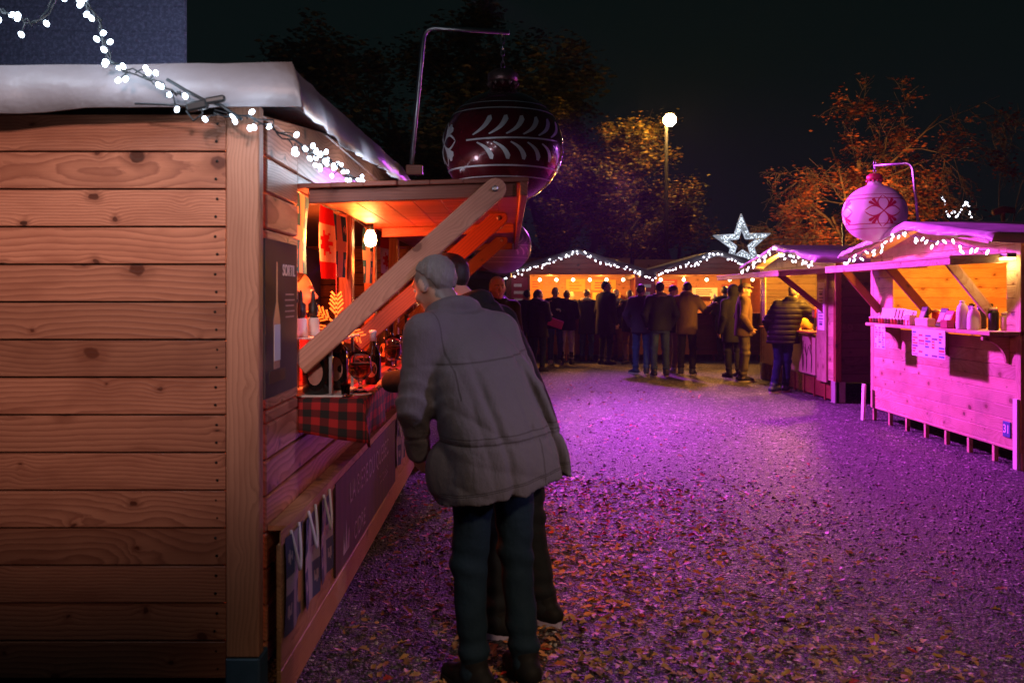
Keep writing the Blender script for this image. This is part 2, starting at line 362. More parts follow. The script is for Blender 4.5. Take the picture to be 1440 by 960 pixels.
def person(label, pos, heading, H=1.75, lean=(0., 0.), head=(0., 0.), arms=('down', 'down'), coat=None, hem=.80, cw=1., trousers=None, shoes=None,
           hair='dark', hairstyle='short', vox=.016, hvox=None, group=None, feet=None, face=True, knees=None, coat_secs=None, zlo=None, foldamp=.004, quilt=0., hood=None,
           cap=None, scarf=None, collar=False, sole=None, skirt=False, seam=None, pocket=None, headfwd=0., armr=1., boots=None, headcoat=None, smile=False, baldtop=False, mod=None, cname='coat', crease=1.6, bulges=()):
    s = H/1.75
    root = thing('person', (pos[0], pos[1], 0), label, 'person', group, rz=heading); root.scale = (s, s, s)
    zh, zs = .93, 1.42
    def off(Z):
        t = np.maximum(np.asarray(Z, float)-zh, 0)/(zs-zh); c = t**1.25
        return lean[1]*c, lean[0]*c
    def O(p, z=None):
        ox, oy = off(p[2] if z is None else z); return np.array([p[0]+ox, p[1]+oy, p[2]])
    hv = hvox or vox
    # --- joints
    sh = [O((-.185, 0, 1.405)), O((.185, 0, 1.405))]
    J = []
    for i, a in enumerate(arms):
        sg = -1 if i == 0 else 1
        if a == 'down': e, w = (.06*sg, -.02, -.29), (.07*sg, .06, -.54)
        elif a == 'pocket': e, w = (.11*sg, -.06, -.27), (.04*sg, .08, -.47)
        elif a == 'front': e, w = (.06*sg, .03, -.28), (-.05*sg, .24, -.19)
        elif a == 'high': e, w = (.07*sg, .10, -.25), (-.04*sg, .27, -.05)
        elif a == 'reach': e, w = (.07*sg, .17, -.2), (.03*sg, .42, -.17)
        elif a == 'counter': e, w = (.10*sg, .12, -.25), (.02*sg, .36, -.27)
        else: e, w, a = a
        J.append((sh[i], sh[i]+np.array(e), sh[i]+np.array(w), a))
    hc0 = O((0, .02, 1.625)); hc0[1] += headfwd
    neck0 = O((0, -.015, 1.43)); Rh = Rzx(head[0], head[1])
    hc = hc0+np.array([0, 0, -.01])
    def HP(p): return hc+Rh @ np.array(p, float)
    feet = feet or (((-.11, 0.), -.12), ((.11, 0.), .12))   # ((x, y), yaw) toe-out
    knees = knees or (None, None)
    L = []
    for i in (0, 1):
        sg = -1 if i == 0 else 1
        (fx, fy), yaw = feet[i]; hip = np.array([.085*sg, 0, .92]); ank = np.array([fx, fy-.03, .085])
        kn = (hip+ank)/2+np.array([0.01*sg, .035, -.0]) if knees[i] is None else np.array(knees[i])
        L.append((hip, kn, ank, yaw))
    # --- body
    allp = np.array([hc]+[j for q in J for j in q[:3]]+[j for q in L for j in q[:3]]); lo = allp.min(0)-.22; hi = allp.max(0)+.2; lo[2] = -.02; hi[2] = hc[2]+.17
    v = Vol(lo, hi, vox)
    v.stack([(.82, 0, 0, .13, .1), (.95, 0, 0, .15, .105), (1.1, 0, 0, .13, .09), (1.28, 0, 0, .155, .1), (1.4, 0, -.01, .15, .08), (1.45, 0, -.01, .07, .06)], off=off)
    v.cap(neck0, HP((0, -.02, -.05)), .062, .055, .03)
    def facing(h):
        h.ell(HP((0, -.012, .022)), (.077, .097, .092), Rh, .01)
        h.ell(HP((0, .022, -.045)), (.058, .068, .074), Rh, .03)
        h.ell(HP((0, .058, -.098)), (.028, .026, .02), Rh, .025)
        h.cap(HP((0, .086, .004)), HP((0, .108, -.032)), .010, .0145, .014)
        h.cap(HP((-.034, .078, .024)), HP((.034, .078, .024)), .011, .011, .02)
        for q in (-1, 1):
            h.ell(HP((.034*q, .093, .004)), (.016, .013, .010), Rh, .012, 's')
            h.ell(HP((.04*q, .066, -.035)), (.018, .02, .018), Rh, .02)
            h.ell(HP((.079*q, -.008, -.012)), (.010, .022, .033), Rh @ Rzx(-.35*q, 0), .008)
        h.cap(HP((-.018, .083, -.064)), HP((.018, .083, -.064)), .0075, .0075, .008)
    facing(v)
    fing = MB()
    for i, (S_, E, W, a) in enumerate(J):
        sg = -1 if i == 0 else 1
        v.cap(S_, E, .045, .038, .03); v.cap(E, W, .038, .026, .02)
        d = (W-E)/np.linalg.norm(W-E); inn = np.array([-sg, 0.15, 0.])
        if a in ('front', 'high', 'reach', 'counter'): inn = np.array([-.5*sg, .1, -.7])
        nrm = inn-d*(inn @ d); nrm /= np.linalg.norm(nrm); side = np.cross(nrm, d)*sg  # towards thumb? 
        thumbdir = np.array([0, .8, .6]); side = thumbdir-d*(thumbdir @ d)-nrm*(thumbdir @ nrm); side /= max(np.linalg.norm(side), 1e-6)
        palm = W+d*.045
        v.cap(W, W+d*.03, .026, .026, .02)
        for t in (-.022, .0, .022): v.cap(W+d*.02+side*t*.7, W+d*.085+side*t, .017, .014, .012)
        for t, ln in ((.031, .068), (.0105, .076), (-.0105, .071), (-.031, .056)):
            p0 = W+d*.075+side*t*.95; pts = [p0]; dd = d.copy()
            for seg in (.45, .32, .26):
                dd = dd+nrm*.38; dd /= np.linalg.norm(dd); pts.append(pts[-1]+dd*ln*seg)
            fing.tube([tuple(q) for q in pts], [.0095, .009, .0085, .0065], 7)
        p0 = W+d*.03+side*.026; pts = [p0, p0+(d*.6+side*.7+nrm*.25)*.035, p0+(d*.95+side*.75+nrm*.5)*.062]
        fing.tube([tuple(q) for q in pts], [.0125, .0105, .0075], 7)
    for hip, kn, ank, yaw in L:
        v.cap(hip, kn, .075, .052, .04); v.cap(kn, ank, .052, .036, .03)
        fd = np.array([-math.sin(yaw), math.cos(yaw), 0]) if False else np.array([math.sin(yaw), math.cos(yaw), 0])
        v.cap(ank-[0, 0, .035], ank+fd*.12-[0, 0, .055], .034, .026, .03)
    BV, BFc = v.mesh()
    if hv < vox:      # finer head spliced as its own grid of the same body
        h = Vol(hc-.16, hc+.17, hv); h.cap(neck0, HP((0, -.02, -.05)), .062, .055, .03); facing(h)
        HV, HF = h.mesh(); BFc = np.concatenate([BFc, HF+len(BV)]); BV = np.concatenate([BV, HV])
    n0 = len(BV); verts = BV.tolist()+[tuple(q) for q in fing.v]; faces = BFc.tolist()+[[k+n0 for k in f] for f in fing.f]
    VA = np.array(verts); q = (VA-hc) @ Rh
    tint = np.ones((len(VA), 4))
    def tone(mask, c): tint[mask, :3] *= np.array(c)
    tone((np.abs(q[:, 0]) < .024) & (np.abs(q[:, 2]+.064) < .009) & (q[:, 1] > .07), (.85, .5, .5))
    tone((np.abs(np.abs(q[:, 0])-.033) < .02) & (np.abs(q[:, 2]-.026) < .006) & (q[:, 1] > .06), (.3, .25, .22))
    if hairstyle == 'balding':
        hm = (q[:, 1]*.8-q[:, 2]*.6 < .004+.010*np.sin(q[:, 0]*90+q[:, 2]*70)) & (q[:, 2] > -.115) & (np.abs(q[:, 0]) < .084)
        tone(hm, (.38, .52, .66))
    body = link_mesh('body', verts, faces, SKIN, root, True, attrs={'tint': tint}, local=True)
    part = lambda name, vol, mat, par=root, **k: (lambda m: link_mesh(name, m[0], m[1], mat, par, True, local=True, **k))(vol.mesh())
    if face:
        for sg in (-1, 1):
            e = MB(); c = HP((.033*sg, .0795, .003)); fw = tuple(Rh @ np.array([0, 1., 0]))
            e.lathe([(.0008, -.011), (.0085, -.006), (.0105, 0), (.0095, .005), (.0065, .0085)], c, 10, 0, fw); e.lathe([(.0066, .0083), (.0055, .0094), (.0005, .0106)], c, 10, 1, fw)
            link_mesh('eye', e.v, e.f, [EYE, PUP], body, True, e.m, local=True)
    # --- hair
    if hairstyle:
        hh = Vol(hc-.2, hc+.2, min(hv, .012))
        if hairstyle == 'short': cut = lambda X, Y, Z: np.maximum(Y*.78-Z*.62-.004, -.10-Z)
        elif hairstyle == 'balding': cut = lambda X, Y, Z: np.maximum(Y*.8-Z*.6-.012+.02*np.sin(X*60), -.105-Z)
        else: cut = lambda X, Y, Z: np.maximum(Y*.8-Z*.6-.0, -.2-Z)
        hh.ell(HP((0, -.018, .020)), (.084, .103, .102), Rh, .001, cut=cut, noise=.0035); hX, hY, hZ = np.meshgrid(*hh.ax, indexing='ij'); hh.D += .0042*fnoise(hX*330, hY*330, hZ*90)
        if hairstyle == 'long':
            hh.cap(HP((0, -.055, .0)), HP((0, -.075, -.15)), .082, .05, .03); 
        if hairstyle == 'bob': hh.cap(HP((0, -.05, .0)), HP((0, -.055, -.07)), .086, .075, .03)
        if hairstyle == 'bun': hh.ell(HP((0, -.11, .07)), (.04, .04, .04), None, .01)
        part('hair', hh, HAIR[hair])
    if cap:
        cc = Vol(hc-.22, hc+.22, .01); cut = (lambda X, Y, Z: np.maximum(-Z+.0-Y*.12, -9+Y)) 
        cc.ell(HP((0, -.005, .045)), (.095, .115, .085), Rh, .001, cut=cut)
        if cap[1] == 'peak': cc.ell(HP((0, .095, .05)), (.075, .06, .012), Rh @ Rzx(0, -.2), .012)
        part('cap', cc, cap[0])
    # --- trousers
    if trousers:
        t = Vol(np.array([-.4, min(-.32, lo[1]), .02]), np.array([.4, .45, 1.08]), max(vox*.9, .009))
        mx = min(l[2][0] for l in L)-.15; t = Vol((min(-.3, mx), min(l[2][1] for l in L)-.25, .0), (max(.3, max(l[2][0] for l in L)+.15), max(l[2][1] for l in L)+.3, 1.06), max(vox*.8, .009))
        top = .50 if boots else .045
        t.stack([(.8, 0, -.01, .165, .125), (.9, 0, -.01, .17, .13), (1.02, 0, 0, .155, .115)], off=off, k=.03)
        for hip, kn, ank, yaw in L:
            t.cap(hip, kn, .092, .07, .03); t.cap(kn, ank+[0, 0, -.02], .069, .056 if not boots else .05, .02)
        fm_ = lambda X, Y, Z: .0035*fnoise(X*22, Y*22, Z*34)+.004*np.sin(Z*70+fnoise(X*9, Y*9, Z*5)*3)*np.exp(-((Z-.14)/.09)**2)+.003*np.sin(Z*55+X*20)*np.exp(-((Z-.52)/.07)**2)
        X, Y, Z = np.meshgrid(*t.ax, indexing='ij'); t.D = np.maximum(t.D+1.7*fm_(X, Y, Z), .04-Z)
        part('trousers', t, trousers)
    # --- shoes
    for hip, kn, ank, yaw in L:
        fd = np.array([math.sin(yaw), math.cos(yaw), 0]); c = np.array([ank[0], ank[1], 0])
        f = Vol(c-[.2, .2, .0], c+[.22, .27, .3], .010 if vox < .015 else .012)
        f.cap(c-fd*.05+[0, 0, .052], c+fd*.06+[0, 0, .05], .046, .046, .02); f.cap(c+fd*.06+[0, 0, .045], c+fd*.155+[0, 0, .036], .046, .036, .03)
        f.cap(c+[0, 0, .06], c+[0, 0, .12 if not boots else .3], .05, .052, .03)
        f.D = np.maximum(f.D, (.018-np.meshgrid(*f.ax, indexing='ij')[2]))
        so = part('shoe', f, shoes)
        sm = MB(); sd = np.array([fd[1], -fd[0], 0]); pts = []
        for k in range(20):
            a = 2*PI*k/20; u = math.cos(a); w = math.sin(a); ln = .05+.148*(u*.5+.5)-.145+.0
            pts.append(c+fd*(.055+.148*u)+sd*(.051-.008*max(-u, 0))*w*(1 if abs(u) < .99 else .3))
        sm.prism([tuple(p) for p in pts], (0, 0, .028))
        link_mesh('sole', sm.v, sm.f, sole or shoes, so, False, local=True)
    # --- coat
    if coat:
        lo2 = np.array([-.48*cw-.05, min(-.36, -.3+min(0, lean[0])), hem-.12]); hi2 = np.array([.48*cw+.05, .6+max(0, lean[0])+.1, 1.62])
        pts = np.array([q for j in J for q in j[:3]]); lo2 = np.minimum(lo2, pts.min(0)-.12); hi2 = np.maximum(hi2, pts.max(0)+.12); hi2[2] = max(hi2[2], hc[2]+.05)
        if hood == 'up': hi2[2] = hc[2]+.2; lo2[1] = min(lo2[1], hc[1]-.25)
        g = Vol(lo2, hi2, vox)
        secs = coat_secs or [(hem, 0, -.01, .205, .155), (.95, 0, -.01, .195, .15), (1.1, 0, -.005, .19, .14), (1.28, 0, 0, .205, .142), (1.38, 0, -.005, .19, .125), (1.44, 0, -.01, .12, .095), (1.49, 0, -.01, .08, .08)]
        secs = [(z, cx, cy, rx*cw, ry*cw) for z, cx, cy, rx, ry in secs]
        if skirt: secs[0] = (hem, 0, -.01, .24*cw, .19*cw)
        g.stack(secs, off=off, k=.03, zlo=zlo, mod=mod)
        for i, (S_, E, W, a) in enumerate(J):
            sg = -1 if i == 0 else 1
            g.cap(O((.06*sg, -.01, 1.445)), S_+[-.01*sg, 0, 0], .07, .078, .05)
            g.cap(S_, E, .079*armr, .066*armr, .045); g.cap(E, W, .067*armr, .052*armr, .03)
        if collar or hood == 'down':
            nn = 14; R0 = .088 if collar else .1
            for k in range(nn):
                a0, a1 = 2*PI*k/nn, 2*PI*(k+1)/nn
                P = [O((R0*math.sin(a), -.012+R0*.95*math.cos(a), (1.498 if collar else 1.478)-.03*math.cos(a))) for a in (a0, a1)]
                for P_ in P: P_[1] += headfwd*.5
                r = .031 if collar else .036
                if hood == 'down' and math.cos((a0+a1)/2) < -.1:
                    for P_ in P: P_[1] -= .035; P_[2] -= .02
                    r = .055
                g.cap(P[0], P[1], r, r, .02)
        if hood == 'up':
            g.ell(HP((0, -.03, .02)), (.115, .13, .135), Rh, .03, cut=lambda X, Y, Z: Y*.9+Z*.1-.075)
            g.cap(HP((0, -.03, -.1)), O((0, -.02, 1.42)), .1, .12, .04)
        for c_, r_ in bulges: g.ell(c_, r_, None, .05)
        X, Y, Z = np.meshgrid(*g.ax, indexing='ij')
        ang = np.arctan2(X, Y)
        g.D = g.D+foldamp*(fnoise(X*16+3*Z, Y*16, Z*6+np.abs(X)*8)+.6*fnoise(X*34, Y*34+Z*9, Z*22))
        for i, (S_, E, W, a) in enumerate(J):    # creases gathered at the elbows
            dd = np.sqrt((X-E[0])**2+(Y-E[1])**2+(Z-E[2])**2)
            g.D += foldamp*crease*(np.abs(np.sin(Z*48+X*22+Y*20+2*fnoise(X*9, Y*9, Z*9)))-.5)*np.exp(-(dd/.13)**2)
        if quilt: g.D += .010*(1-np.abs(np.sin((Z+.15*np.abs(X)*0)*PI/quilt)))**2-.004
        if seam: 
            for zz, amp in seam: g.D += amp*np.exp(-((Z-zz-.05*X)/.008)**2)
        m = g.mesh(); co = link_mesh(cname, m[0], m[1], coat, root, True, local=True)
        if pocket: pocket(co)
    if scarf:
        k = Vol(hc-[.25, .25, .32], hc+[.25, .25, .1], .013)
        for i in range(14):
            a0, a1 = 2*PI*i/14, 2*PI*(i+1)/14
            P = [O((.105*math.sin(a), -.015+.10*math.cos(a), 1.475-.02*math.cos(a)+.012*math.sin(3*a))) for a in (a0, a1)]
            r = scarf[1]; k.cap(P[0], P[1], r, r, .02)
        X, Y, Z = np.meshgrid(*k.ax, indexing='ij'); k.D += .006*fnoise(X*70, Y*70, Z*70)
        part(scarf[2], k, scarf[0])
    return root
# ------------------------------------------------------------------ materials
W_LEFT = wood('larch_boards', (.60, .25, .145), (.25, .075, .04), .38, tintvar=.3, rc=.92)
W_LEFTP = wood('larch_posts', (.60, .29, .18), (.38, .155, .09), .55, knots=.25, tintvar=.08)
W_PINE = wood('pine_boards', (.58, .42, .29), (.36, .17, .10), .6, tintvar=.16, rc=.6, knots=1.2, dirt=.35)
W_RED = wood('red_stained_boards', (.26, .065, .035), (.13, .028, .016), .5, knots=.5, tintvar=.15)
W_DARK = wood('dark_boards', (.085, .05, .035), (.04, .022, .016), .7, tintvar=.2)
W_INT = wood('interior_boards', (.50, .27, .12), (.3, .13, .05), .6, tintvar=.12)
W_ORANGE = wood('ledge_boards', (.5, .27, .12), (.28, .12, .05), .6, knots=.6, tintvar=.12, dirt=.4)
def tarpmat(name, color, rough=.42):
    b = NB(name); p = b.obj()
    n = b.noise(p, 4.5, 4, .55); n2 = b.noise(p, 16., 3, .5); w = b.noise(p, 500., 1)
    c = b.mix(n, tuple(k*.72 for k in color), color)
    c = b.mix(b.math('MULTIPLY', b.smooth(b.noise(p, 9., 5, .7), .55, .8), .35), c, (.12, .1, .09))
    nr = b.bump(b.math('ADD', n, b.math('MULTIPLY', n2, .25)), .3, .04); nr = b.bump(w, .1, .002, nr)
    return b.bsdf(c, rough, nr, 0., **{'Transmission Weight': 0.})
TARP_W = tarpmat('white_tarp', (.30, .285, .31)); TARP_G = tarpmat('grey_tarp', (.32, .30, .31)); TARP_P = tarpmat('pale_tarp', (.62, .55, .6))
METAL = plain('galvanised_steel', (.42, .42, .44), .35, 1., .15, 40., .1); DMETAL = plain('dark_metal', (.05, .05, .055), .45, .6)
BLUEMET = plain('blue_painted_block', (.05, .11, .19), .5, 0., .3, 18., .25); CONC = plain('concrete', (.28, .26, .25), .85, 0., .25, 30., .4)
BLACK = plain('black_plastic', (.012, .013, .014), .45); SCREW = plain('screw_head', (.02, .018, .017), .4, .7)
WHITE = plain('white_paint', (.75, .73, .70), .5, var=.06); PAPER = plain('paper', (.74, .72, .70), .7, var=.05, scale=8.)
RED = plain('red_paint', (.42, .025, .03), .45); MAGENTA_P = plain('crimson_panel', (.34, .04, .075), .5); YEL = plain('yellow_card', (.62, .40, .07), .6)
GOLDW = plain('yellow_wood', (.66, .42, .09), .55); ORANGE_P = plain('orange_card', (.6, .22, .04), .6); BLUEP = plain('blue_paint', (.05, .11, .3), .5)
def quick(name, c, r=.5, **k): return plain(name, c, r, **k)
# ------------------------------------------------------------------ ground
def gravel():
    b = NB('gravel'); p = b.pos(); x, y, z = b.sep(p); q = b.comb(x, y, 0.)
    wob = b.node('ShaderNodeVectorMath', {0: q, 1: b.node('ShaderNodeTexNoise', {'Vector': q, 'Scale': 30., 'Detail': 2.}).outputs['Color']}, operation='MULTIPLY_ADD')
    v1 = b.vor(q, 52., dims='2D'); v2 = b.vor(q, 135., dims='2D')
    r1, g1, b1 = b.sep(v1.outputs['Color']); r2, g2, b2 = b.sep(v2.outputs['Color'])
    big = b.noise(q, .7, 4, .6); mid = b.noise(q, 6., 4, .65)
    stone = b.ramp(r1, [(0, (.012, .012, .013)), (.45, (.045, .044, .043)), (.78, (.12, .115, .11)), (.9, (.3, .29, .28)), (1, (.62, .6, .58))])
    st2 = b.ramp(g2, [(0, (.015, .015, .015)), (.7, (.07, .068, .066)), (1, (.3, .29, .28))])
    c = b.mix(b.math('GREATER_THAN', b.math('ADD', g1, b.math('MULTIPLY', mid, .5)), .78), stone, st2)
    v3 = b.vor(q, 27., dims='2D'); r3, g3, b3 = b.sep(v3.outputs['Color'])
    k3 = b.math('MULTIPLY_ADD', b.math('POWER', r3, 1.6), 2.0, .3); c = b.mix(1., c, b.comb(k3, k3, k3), 'MULTIPLY')
    gap = b.smooth(v1.outputs['Distance'], .35, .62)
    c = b.mix(b.math('MULTIPLY', gap, .75), c, (.012, .011, .011))
    c = b.mix(b.math('MULTIPLY', b.smooth(big, .4, .7), .45), c, (.03, .026, .024))
    h = b.math('ADD', b.math('MULTIPLY', b.math('SUBTRACT', .6, v1.outputs['Distance']), b.math('MULTIPLY_ADD', b1, .9, .35)), b.math('MULTIPLY', b.math('SUBTRACT', .6, v2.outputs['Distance']), .4))
    n = b.bump(h, 1., .028); n = b.bump(mid, .4, .06, n)
    return b.bsdf(c, b.math('MULTIPLY_ADD', b2, .3, .42), n)
g = MB(); NX, NY = 60, 60; vs = []; fs = []
for j in range(NY+1):
    for i in range(NX+1):
        x = -32+64*i/NX; y = -12+74*j/NY; vs.append((x, y, 0.))
for j in range(NY):
    for i in range(NX): k = j*(NX+1)+i; fs.append((k, k+1, k+NX+2, k+NX+1))
tag(link_mesh('ground', vs, fs, gravel(), loc=(0, 0, 0)), kind='structure')
# pebbles standing proud of the gravel
def cluster(name, n, posf, shape, mats, mi_f, kind, attrs=None):
    V, Fc, M = [], [], []
    for i in range(n):
        p = posf()
        if p is None: continue
        vs, fs = shape(p); k = len(V); V += vs; Fc += [[k+a for a in f] for f in fs]; M += [mi_f()]*len(fs)
    o = link_mesh(name, V, Fc, mats, None, True, M, loc=(0, 0, 0)); tag(o, kind=kind); return o
ICO_V = [(0, 0, 1), (.89, 0, .45), (.28, .85, .45), (-.72, .53, .45), (-.72, -.53, .45), (.28, -.85, .45), (.72, .53, -.3), (-.28, .85, -.3), (-.89, 0, -.3), (-.28, -.85, -.3), (.72, -.53, -.3)]
ICO_F = [(0, 1, 2), (0, 2, 3), (0, 3, 4), (0, 4, 5), (0, 5, 1), (1, 6, 2), (2, 7, 3), (3, 8, 4), (4, 9, 5), (5, 10, 1), (2, 6, 7), (3, 7, 8), (4, 8, 9), (5, 9, 10), (1, 10, 6)]
def blocked(x, y):
    return x < -.86 and y > 3. or x > 4.4 and y > 7.6
def peb_pos():
    y = 2.2+ (random.random()**1.7)*9.; x = random.uniform(-.32*y-.1, .62*y)
    return None if blocked(x, y) else (x, y)
def peb(p):
    r = random.uniform(.004, .010)*(1+.35*(p[1] > 5)); a = random.uniform(0, 6.28); sx, sy, sz = r*random.uniform(.8, 1.5), r*random.uniform(.7, 1.1), r*random.uniform(.5, .9)
    ca, sa = math.cos(a), math.sin(a)
    return [(p[0]+ca*x*sx-sa*y*sy, p[1]+sa*x*sx+ca*y*sy, z*sz+sz*.1) for x, y, z in ICO_V], ICO_F
PEB = [plain('stone_'+n, c, .5, 0., .3, 60., .3) for n, c in (('dark', (.03, .03, .03)), ('grey', (.08, .078, .077)), ('light', (.34, .33, .32)))]
cluster('gravel_stones', 14000, peb_pos, peb, PEB, lambda: random.choices((0, 1, 2), (5, 5, 2))[0], 'stuff')
def leaf_pos():
    for _ in range(20):
        t = random.random()
        if t < .84: y = 2.2+random.random()**1.15*5.2; x = random.gauss(.55, .85)
        elif t < .90: y = random.uniform(2.3, 8); x = random.uniform(-.8, 4.3)
        else: y = random.uniform(6, 16); x = random.uniform(-.3, 4.4)
        if x < -.78 or (x > 4.3) or abs(x-.0) > .66*y+.3: continue
        if x > 1.5 and random.random() < (x-1.5)*.55: continue
        if y > 7 and random.random() < .35: continue
        return (x, y)
    return None
LASTY = [0.]
def leaf(p):
    LASTY[0] = p[1]
    L = random.uniform(.012, .028)*(1 if p[1] < 7 else 1.15); Wd = L*random.uniform(.5, .85); a = random.uniform(0, 6.28); cu = random.uniform(.1, .8); cv = random.uniform(-.6, 1.)
    tx, ty = random.gauss(0, .2), random.gauss(0, .2); R = Matrix.Rotation(a, 3, 'Z') @ Matrix.Rotation(tx, 3, 'X') @ Matrix.Rotation(ty, 3, 'Y')
    vs = []; sk = random.uniform(-.3, .3)
    for u, w in ((-1.35, .02), (-1, .05), (-.72, .6), (-.4, .62), (-.15, 1.), (.2, .72), (.5, .78), (.8, .36), (1.05, .02)):
        for sgn in (-1, 0, 1):
            ww = w*random.uniform(.6, 1.2); q = R @ Vector((u*L+sk*L*.3*abs(sgn)*w, sgn*ww*Wd+sk*u*u*L*.3, abs(sgn*ww)*Wd*cu+u*u*L*cv*.4)); vs.append([q.x+p[0], q.y+p[1], q.z])
    mz = min(v[2] for v in vs); vs = [(v[0], v[1], v[2]-mz+.006) for v in vs]
    fs = []
    for i in range(8):
        for s_ in (0, 1): k = i*3+s_; fs.append((k, k+1, k+4, k+3))
    return vs, fs
def leafmat(n, c):
    b = NB(n); q = b.pos(); nz = b.noise(q, 40., 3, .6)
    col = b.mix(nz, tuple(k*.45 for k in c), tuple(min(1, k*1.35) for k in c))
    return b.bsdf(col, .5, b.bump(b.noise(q, 120., 2), .3, .004))
LEAFM = [leafmat('leaf_'+n, c) for n, c in (('tan', (.46, .26, .12)), ('ochre', (.48, .27, .08)), ('brown', (.22, .11, .055)), ('rust', (.38, .15, .05)), ('red', (.42, .035, .03)))]
cluster('fallen_leaves', 5600, leaf_pos, leaf, LEAFM, lambda: random.choices(range(5), (9, 6, 7, 2.5, .5) if LASTY[0] < 5.5 else (3, 2, 2, 3, 6))[0], 'stuff')
# ------------------------------------------------------------------ stalls
T_front = lambda X, Y: Matrix.Translation((X, Y, 0))
T_left = lambda X, Y: Matrix(((0, -1, 0, X), (1, 0, 0, Y), (0, 0, 1, 0), (0, 0, 0, 1)))
T_right = lambda X, Y: Matrix(((0, 1, 0, X), (-1, 0, 0, Y), (0, 0, 1, 0), (0, 0, 0, 1)))
def rows(z0, z1, pitch):
    out = []; z = z1
    while z > z0+.012: out.append((max(z0, z-pitch), z)); z -= pitch
    return out
def roof_tarp(T, W, D, e, ridge, fo, so, mat, parent, skirt=.13, wob=.03, name='roof_tarp', seed=0):
    nu, nv = 72, 40; vs, fs = [], []
    us = [-so-.012]*2+list(np.linspace(-so, W+so, nu))+[W+so+.012]*2
    dz_u = [skirt, skirt*.5]+[0]*nu+[skirt*.5, skirt]
    ys = [-fo-.012]*2+list(np.linspace(-fo, D+.15, nv)); dz_v = [skirt, skirt*.5]+[0]*nv
    for j, y in enumerate(ys):
        for i, x in enumerate(us):
            t = 1-abs(x-W/2)/(W/2+so); z = e+(ridge-e)*max(0, t)-max(dz_u[i], dz_v[j])
            n = float(fnoise(x*3.1+seed, y*4.3+seed*2, 1.3)+.5*fnoise(x*8+seed, y*9, 4.))+.5*abs(math.sin(x*9+y*4+2*math.sin(y*3+x)))
            edge = dz_u[i] > 0 or dz_v[j] > 0
            dx = dy = 0
            if edge:
                q = max(dz_u[i], dz_v[j])/skirt; t_ = x*7+y*7+seed; rg = (1-abs(math.sin(t_+1.3*math.sin(t_*.37)+.8*math.sin(t_*1.7))))**2
                dy = -.02*q*(1+float(fnoise(x*9+seed, 2., 1.)))-(.035*q*rg if dz_v[j] > 0 else 0); dx = .02*q*float(fnoise(y*9+seed, 5., 2.))+(.035*q*rg*(1 if i < 3 else -1)*-1 if dz_u[i] > 0 else 0); z += .010*q*float(fnoise(x*5+seed, y*5, 9.))
            if edge: z += q*(.016*math.sin(x*2.1+y*1.7+seed)+.008*math.sin(x*5.3+y*4.1)); dy += q*.012*math.sin(x*11+2*math.sin(x*3))
            for cx_ in (-so, W+so):
                d_ = math.hypot(x-cx_, y+fo); an = math.atan2(y+fo+.3, x-cx_); g_ = .022*math.exp(-d_/.4)*abs(math.sin(an*7+seed)); z += g_*.6; dy -= g_
            vs.append(tuple(T @ Vector((x+dx, y+dy, z+wob*n*.5-(0 if edge else .0)))))
    N = len(us)
    for j in range(len(ys)-1):
        for i in range(N-1): k = j*N+i; fs.append((k, k+1, k+N+1, k+N))
    return link_mesh(name, vs, fs, mat, parent, True, solid=.006)
